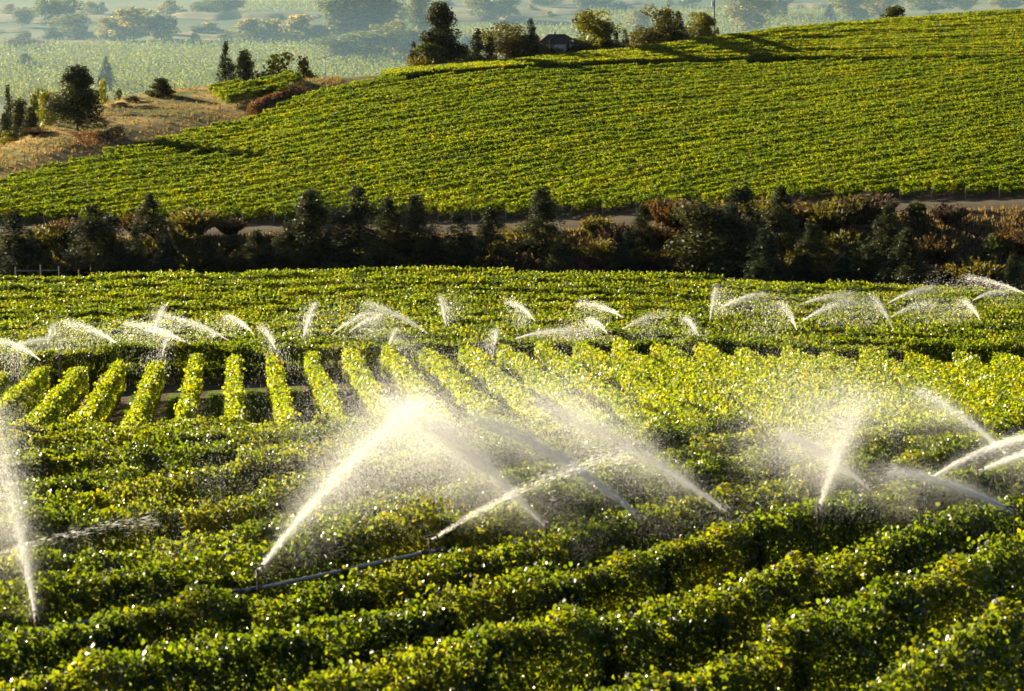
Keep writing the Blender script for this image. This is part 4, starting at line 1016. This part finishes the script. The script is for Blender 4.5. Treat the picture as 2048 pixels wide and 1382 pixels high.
def spray_mesh(R, el, seed, nd, wid, length, core=0.4, sweep=0.25, spread=0.03, tc=0.46, cloud=False):
    """drops of a rotating sprinkler jet along +X: a tight stream that breaks up, fans and falls; each drop a thin four-sided streak"""
    rl = np.random.default_rng(seed); v = math.sqrt(R * G0 / math.sin(2 * el)); nc = int(nd * core)
    k = np.concatenate([rl.uniform(0.02, 0.12, nc), np.exp(rl.normal(0.55 if cloud else 0.2, 0.7, nd - nc))])
    vz, vx = v * math.sin(el), v * math.cos(el)
    tl = 2 * vz / G0 * 1.05 + 0.25
    t = np.concatenate([tl * tc * rl.uniform(0, 1, nc) ** 1.1, tl * rl.uniform(0.05, 1.25, nd - nc)])
    vv = np.concatenate([np.full(nc, 1.0), rl.normal(0.98, 0.07, nd - nc)])
    ex = np.exp(-k * t); x = vx * vv * (1 - ex) / k; z = (vz * vv + G0 / k) * (1 - ex) / k - G0 * t / k
    dvx = vx * vv * ex; dvz = (vz * vv + G0 / k) * ex - G0 / k
    s = np.hypot(x, z); a = -sweep * t * np.concatenate([np.full(nc, 0.12), rl.uniform(0.2, 1.3, nd - nc)]) + rl.normal(0, 0.012, nd)
    sg = 0.012 + spread * s; J = rl.normal(size=(nd, 3)) * sg[:, None]; J[nc:] *= 1.6
    P = np.stack([x * np.cos(a), x * np.sin(a), z], 1) + J
    keep = P[:, 2] > -0.45
    P, dvx, dvz, a, sg = P[keep], dvx[keep], dvz[keep], a[keep], sg[keep]; n = len(P)
    D = unit(np.stack([dvx * np.cos(a), dvx * np.sin(a), dvz], 1) + rl.normal(0, 0.5, (n, 3)))
    if cloud:
        me = bpy.data.meshes.new('mist_points'); me.vertices.add(n); me.vertices.foreach_set('co', P.astype(np.float32).ravel())
        at_ = me.attributes.new('puff', 'FLOAT', 'POINT'); at_.data.foreach_set('value', (np.clip(0.3 + sg * 5.0, 0.3, 1.6) * rl.uniform(0.7, 1.4, n)).astype(np.float32))
        me.materials.append(M['water']); return me
    Lh = length * rl.uniform(0.3, 1.2, (n, 1)); W_ = wid * np.exp(rl.normal(-0.1, 0.5, (n, 1)))
    A = unit(np.cross(D, rl.normal(size=(n, 3)))); B = np.cross(D, A)
    V = np.stack([P - D * Lh / 2, P + A * W_, P + D * Lh / 2, P - A * W_, P + B * W_, P - B * W_], 1).reshape(-1, 3)
    b = np.arange(n)[:, None] * 6
    F = np.concatenate([b + [0, 1, 2, 3], b + [0, 4, 2, 5]])
    return mesh_np('water_drops', V, F, M['water'])

def drop_cluster(seed, k=110, sig=0.15, length=0.018, wid=0.0007):
    rl = np.random.default_rng(seed); P = rl.normal(0, sig, (k, 3)); D = unit(rl.normal(size=(k, 3))); A = unit(np.cross(D, rl.normal(size=(k, 3)))); B = np.cross(D, A)
    V = np.stack([P - D * length / 2, P + A * wid, P + D * length / 2, P - A * wid, P + B * wid, P - B * wid], 1).reshape(-1, 3); b = np.arange(k)[:, None] * 6
    return mesh_np('drop_cluster', V, np.concatenate([b + [0, 1, 2, 3], b + [0, 4, 2, 5]]), M['water'])
CLUSTER = bpy.data.objects.new('drop_cluster', drop_cluster(5))
def mist_nodes():
    g = bpy.data.node_groups.new('mist_of_drops', 'GeometryNodeTree')
    g.interface.new_socket('Geometry', in_out='INPUT', socket_type='NodeSocketGeometry'); g.interface.new_socket('Geometry', in_out='OUTPUT', socket_type='NodeSocketGeometry')
    n = g.nodes; L = g.links; gi = n.new('NodeGroupInput'); go = n.new('NodeGroupOutput'); ip = n.new('GeometryNodeInstanceOnPoints')
    ob = n.new('GeometryNodeObjectInfo'); ob.inputs['Object'].default_value = CLUSTER; ob.inputs['As Instance'].default_value = False
    rv = n.new('FunctionNodeRandomValue'); rv.data_type = 'FLOAT_VECTOR'; rv.inputs[1].default_value = (6.28, 6.28, 6.28)
    na = n.new('GeometryNodeInputNamedAttribute'); na.data_type = 'FLOAT'; na.inputs['Name'].default_value = 'puff'
    L.new(gi.outputs[0], ip.inputs['Points']); L.new(ob.outputs['Geometry'], ip.inputs['Instance']); L.new(rv.outputs[0], ip.inputs['Rotation']); L.new(na.outputs['Attribute'], ip.inputs['Scale'])
    L.new(ip.outputs[0], go.inputs[0]); return g
MIST_G = mist_nodes()

near_jets = [  # nozzle px, py, apex px, py, drops, sprinkler shown, label
 (515, 1148, 770, 868, 9500, 'long bright jet rising right from the bare pipe sprinkler in the near vines'),
 (860, 1085, 1130, 945, 2200, 'thin jet rising right from the sprinkler at the pipe end'),
 (72, 1240, 8, 905, 11000, 'tall bright jet at the left edge, from the corner pipe'),
 (1092, 1056, 860, 850, 15000, 'jet rising left from behind the bushy row, left of three parallel ones'),
 (1285, 1040, 1050, 880, 15000, 'jet rising left from behind the bushy row, middle of three parallel ones'),
 (1455, 1026, 1190, 865, 12000, 'jet rising left from behind the bushy row, right of three parallel ones'),
 (1636, 1022, 1700, 858, 8000, 'steep bright jet crossed by a weaker one on the right slope'),
 (1740, 980, 1630, 900, 7000, 'weaker jet leaning left that crosses the steep bright one'),
 (2012, 908, 1900, 818, 6000, 'jet leaning left near the right edge, above two crossing ones'),
 (1852, 965, 1985, 895, 5000, 'jet rising right from the near right slope, ending at the right edge'),
 (1955, 945, 2060, 905, 4000, 'short thin jet rising right at the right edge'),
 (2030, 1028, 1880, 965, 5000, 'low faint jet blowing left at the right edge'),
 (-60, 1130, 170, 1062, 500, 'low faint jet entering from the left edge behind the tall one'),
]
SPR_LAB = ['sprinkler on the bare pipe, at the foot of the long bright jet', 'sprinkler at the right end of the pipe in the near vines', 'sprinkler on the pipe in the bottom left corner',
 'sprinkler at the foot of the leftmost parallel jet', 'sprinkler at the foot of the middle parallel jet', 'sprinkler at the foot of the rightmost parallel jet',
 'sprinkler under the steep bright jet on the right slope', 'sprinkler under the jet that crosses the steep bright one', 'sprinkler under the upper left-leaning jet near the right edge',
 'sprinkler under the jet that ends at the right edge', 'sprinkler under the short thin jet at the right edge', 'sprinkler under the low faint jet at the right edge', 'sprinkler beyond the left edge under the low faint jet']
SPR_G = 'sprinklers on the near slope'; JET_G = 'water jets on the near slope'
for i, (nx, ny, ax, ay, nd, lab) in enumerate(near_jets):
    N = hit(nx, ny, 2.2); A, R, E, er = fit_jet(N, ax, ay, [13, 16, 20, 25, 30, 36], np.arange(5, 30, 0.5), 0.27, 1)
    print('jet', i, [round(v, 1) for v in N], round(math.degrees(A)), R, round(math.degrees(E)), round(er))
    t = thing('water_jet', lab, 'water jet', N, A, JET_G)
    tag(link('water_drops', spray_mesh(R, E, 700 + i, int(nd * 0.95), 0.0014, 0.12, 0.78, 0.3 * (1 if i % 2 else -1), 0.018, 0.31), t), kind='stuff')
    mo = tag(link('fine_mist', spray_mesh(R, E, 900 + i, int(nd * 0.21), 0, 0, 0.12, 0.35 * (1 if i % 2 else -1), 0.030, 0.31, cloud=True), t), kind='stuff')
    mo.modifiers.new('mist', 'NODES').node_group = MIST_G
    sprinkler(N, A, SPR_LAB[i], SPR_G, 0.28 if i in (0, 1, 2) else 1.2)

far_jets = [(80, 720, 5, 684), (22, 698, 85, 680), (95, 688, 110, 650), (240, 692, 140, 648), (308, 672, 326, 622), (385, 693, 270, 650), (455, 680, 345, 634), (325, 708, 350, 654),
 (550, 697, 516, 654), (506, 667, 458, 634), (606, 680, 628, 612), (665, 668, 765, 620), (858, 668, 745, 610), (700, 664, 760, 632), (778, 694, 792, 660), (892, 650, 880, 596), (1070, 642, 1018, 606),
 (990, 690, 998, 660), (1025, 680, 1120, 661), (1215, 668, 1182, 640), (1246, 635, 1165, 607), (1245, 660, 1335, 627), (1398, 672, 1368, 635), (1420, 640, 1430, 578),
 (1432, 622, 1515, 590), (1593, 660, 1562, 605), (1596, 612, 1690, 588), (1602, 645, 1700, 602), (1785, 655, 1752, 597), (1775, 608, 1860, 575), (1782, 635, 1860, 607), (1960, 640, 1928, 600), (1945, 602, 2005, 580), (2055, 590, 1950, 560)]
fo = sorted(range(len(far_jets)), key=lambda i: far_jets[i][0])
for rank, i in enumerate(fo):
    nx, ny, ax, ay = far_jets[i]
    N = hit(nx, ny, 1.95, 140, 225); A, R, E, er = fit_jet(N, ax, ay, [20, 26, 34, 45, 60], np.arange(3, 24, 0.5), 0.32)
    dirn = 'rising left' if ax < nx - 40 else ('rising right' if ax > nx + 40 else 'rising steeply')
    t = thing('water_jet', f'water jet {dirn} over the middle field, {ordw(rank)} from the left by its foot', 'water jet', N, A, 'water jets over the middle field')
    tag(link('water_drops', spray_mesh(R, E, 800 + i, 5200, 0.0040, 0.16, 0.30, 0.3 * (1 if i % 2 else -1), 0.027, 0.30), t), kind='stuff')

# ------------------------------------------------------------------ haze
m, n, L, out = newmat('haze_air')
pv = n.new('ShaderNodeVolumePrincipled'); pv.inputs['Color'].default_value = (0.80, 0.90, 1.0, 1); pv.inputs['Density'].default_value = 0.000006; pv.inputs['Anisotropy'].default_value = 0.35
L.new(pv.outputs[0], out.inputs['Volume'])
zlo = float(GZ.min()) - 1.0
hzb = MB().box((0, 1600, (zlo + 12) / 2), (2600, 3400, 12 - zlo)).build('haze', m); hzb['kind'] = 'stuff'
tag(hzb, 'thin blue morning haze over the valley', 'haze')
m, n, L, out = newmat('valley_mist_air')
pv = n.new('ShaderNodeVolumePrincipled'); pv.inputs['Color'].default_value = (0.48, 0.76, 1.0, 1); pv.inputs['Density'].default_value = 0.00046; pv.inputs['Anisotropy'].default_value = 0.3
L.new(pv.outputs[0], out.inputs['Volume'])
mist = MB().box((0, 1920, -69), (2500, 2560, 32)).build('mist', m); mist['kind'] = 'stuff'
tag(mist, 'pale morning mist lying over the orchards on the valley floor', 'mist')
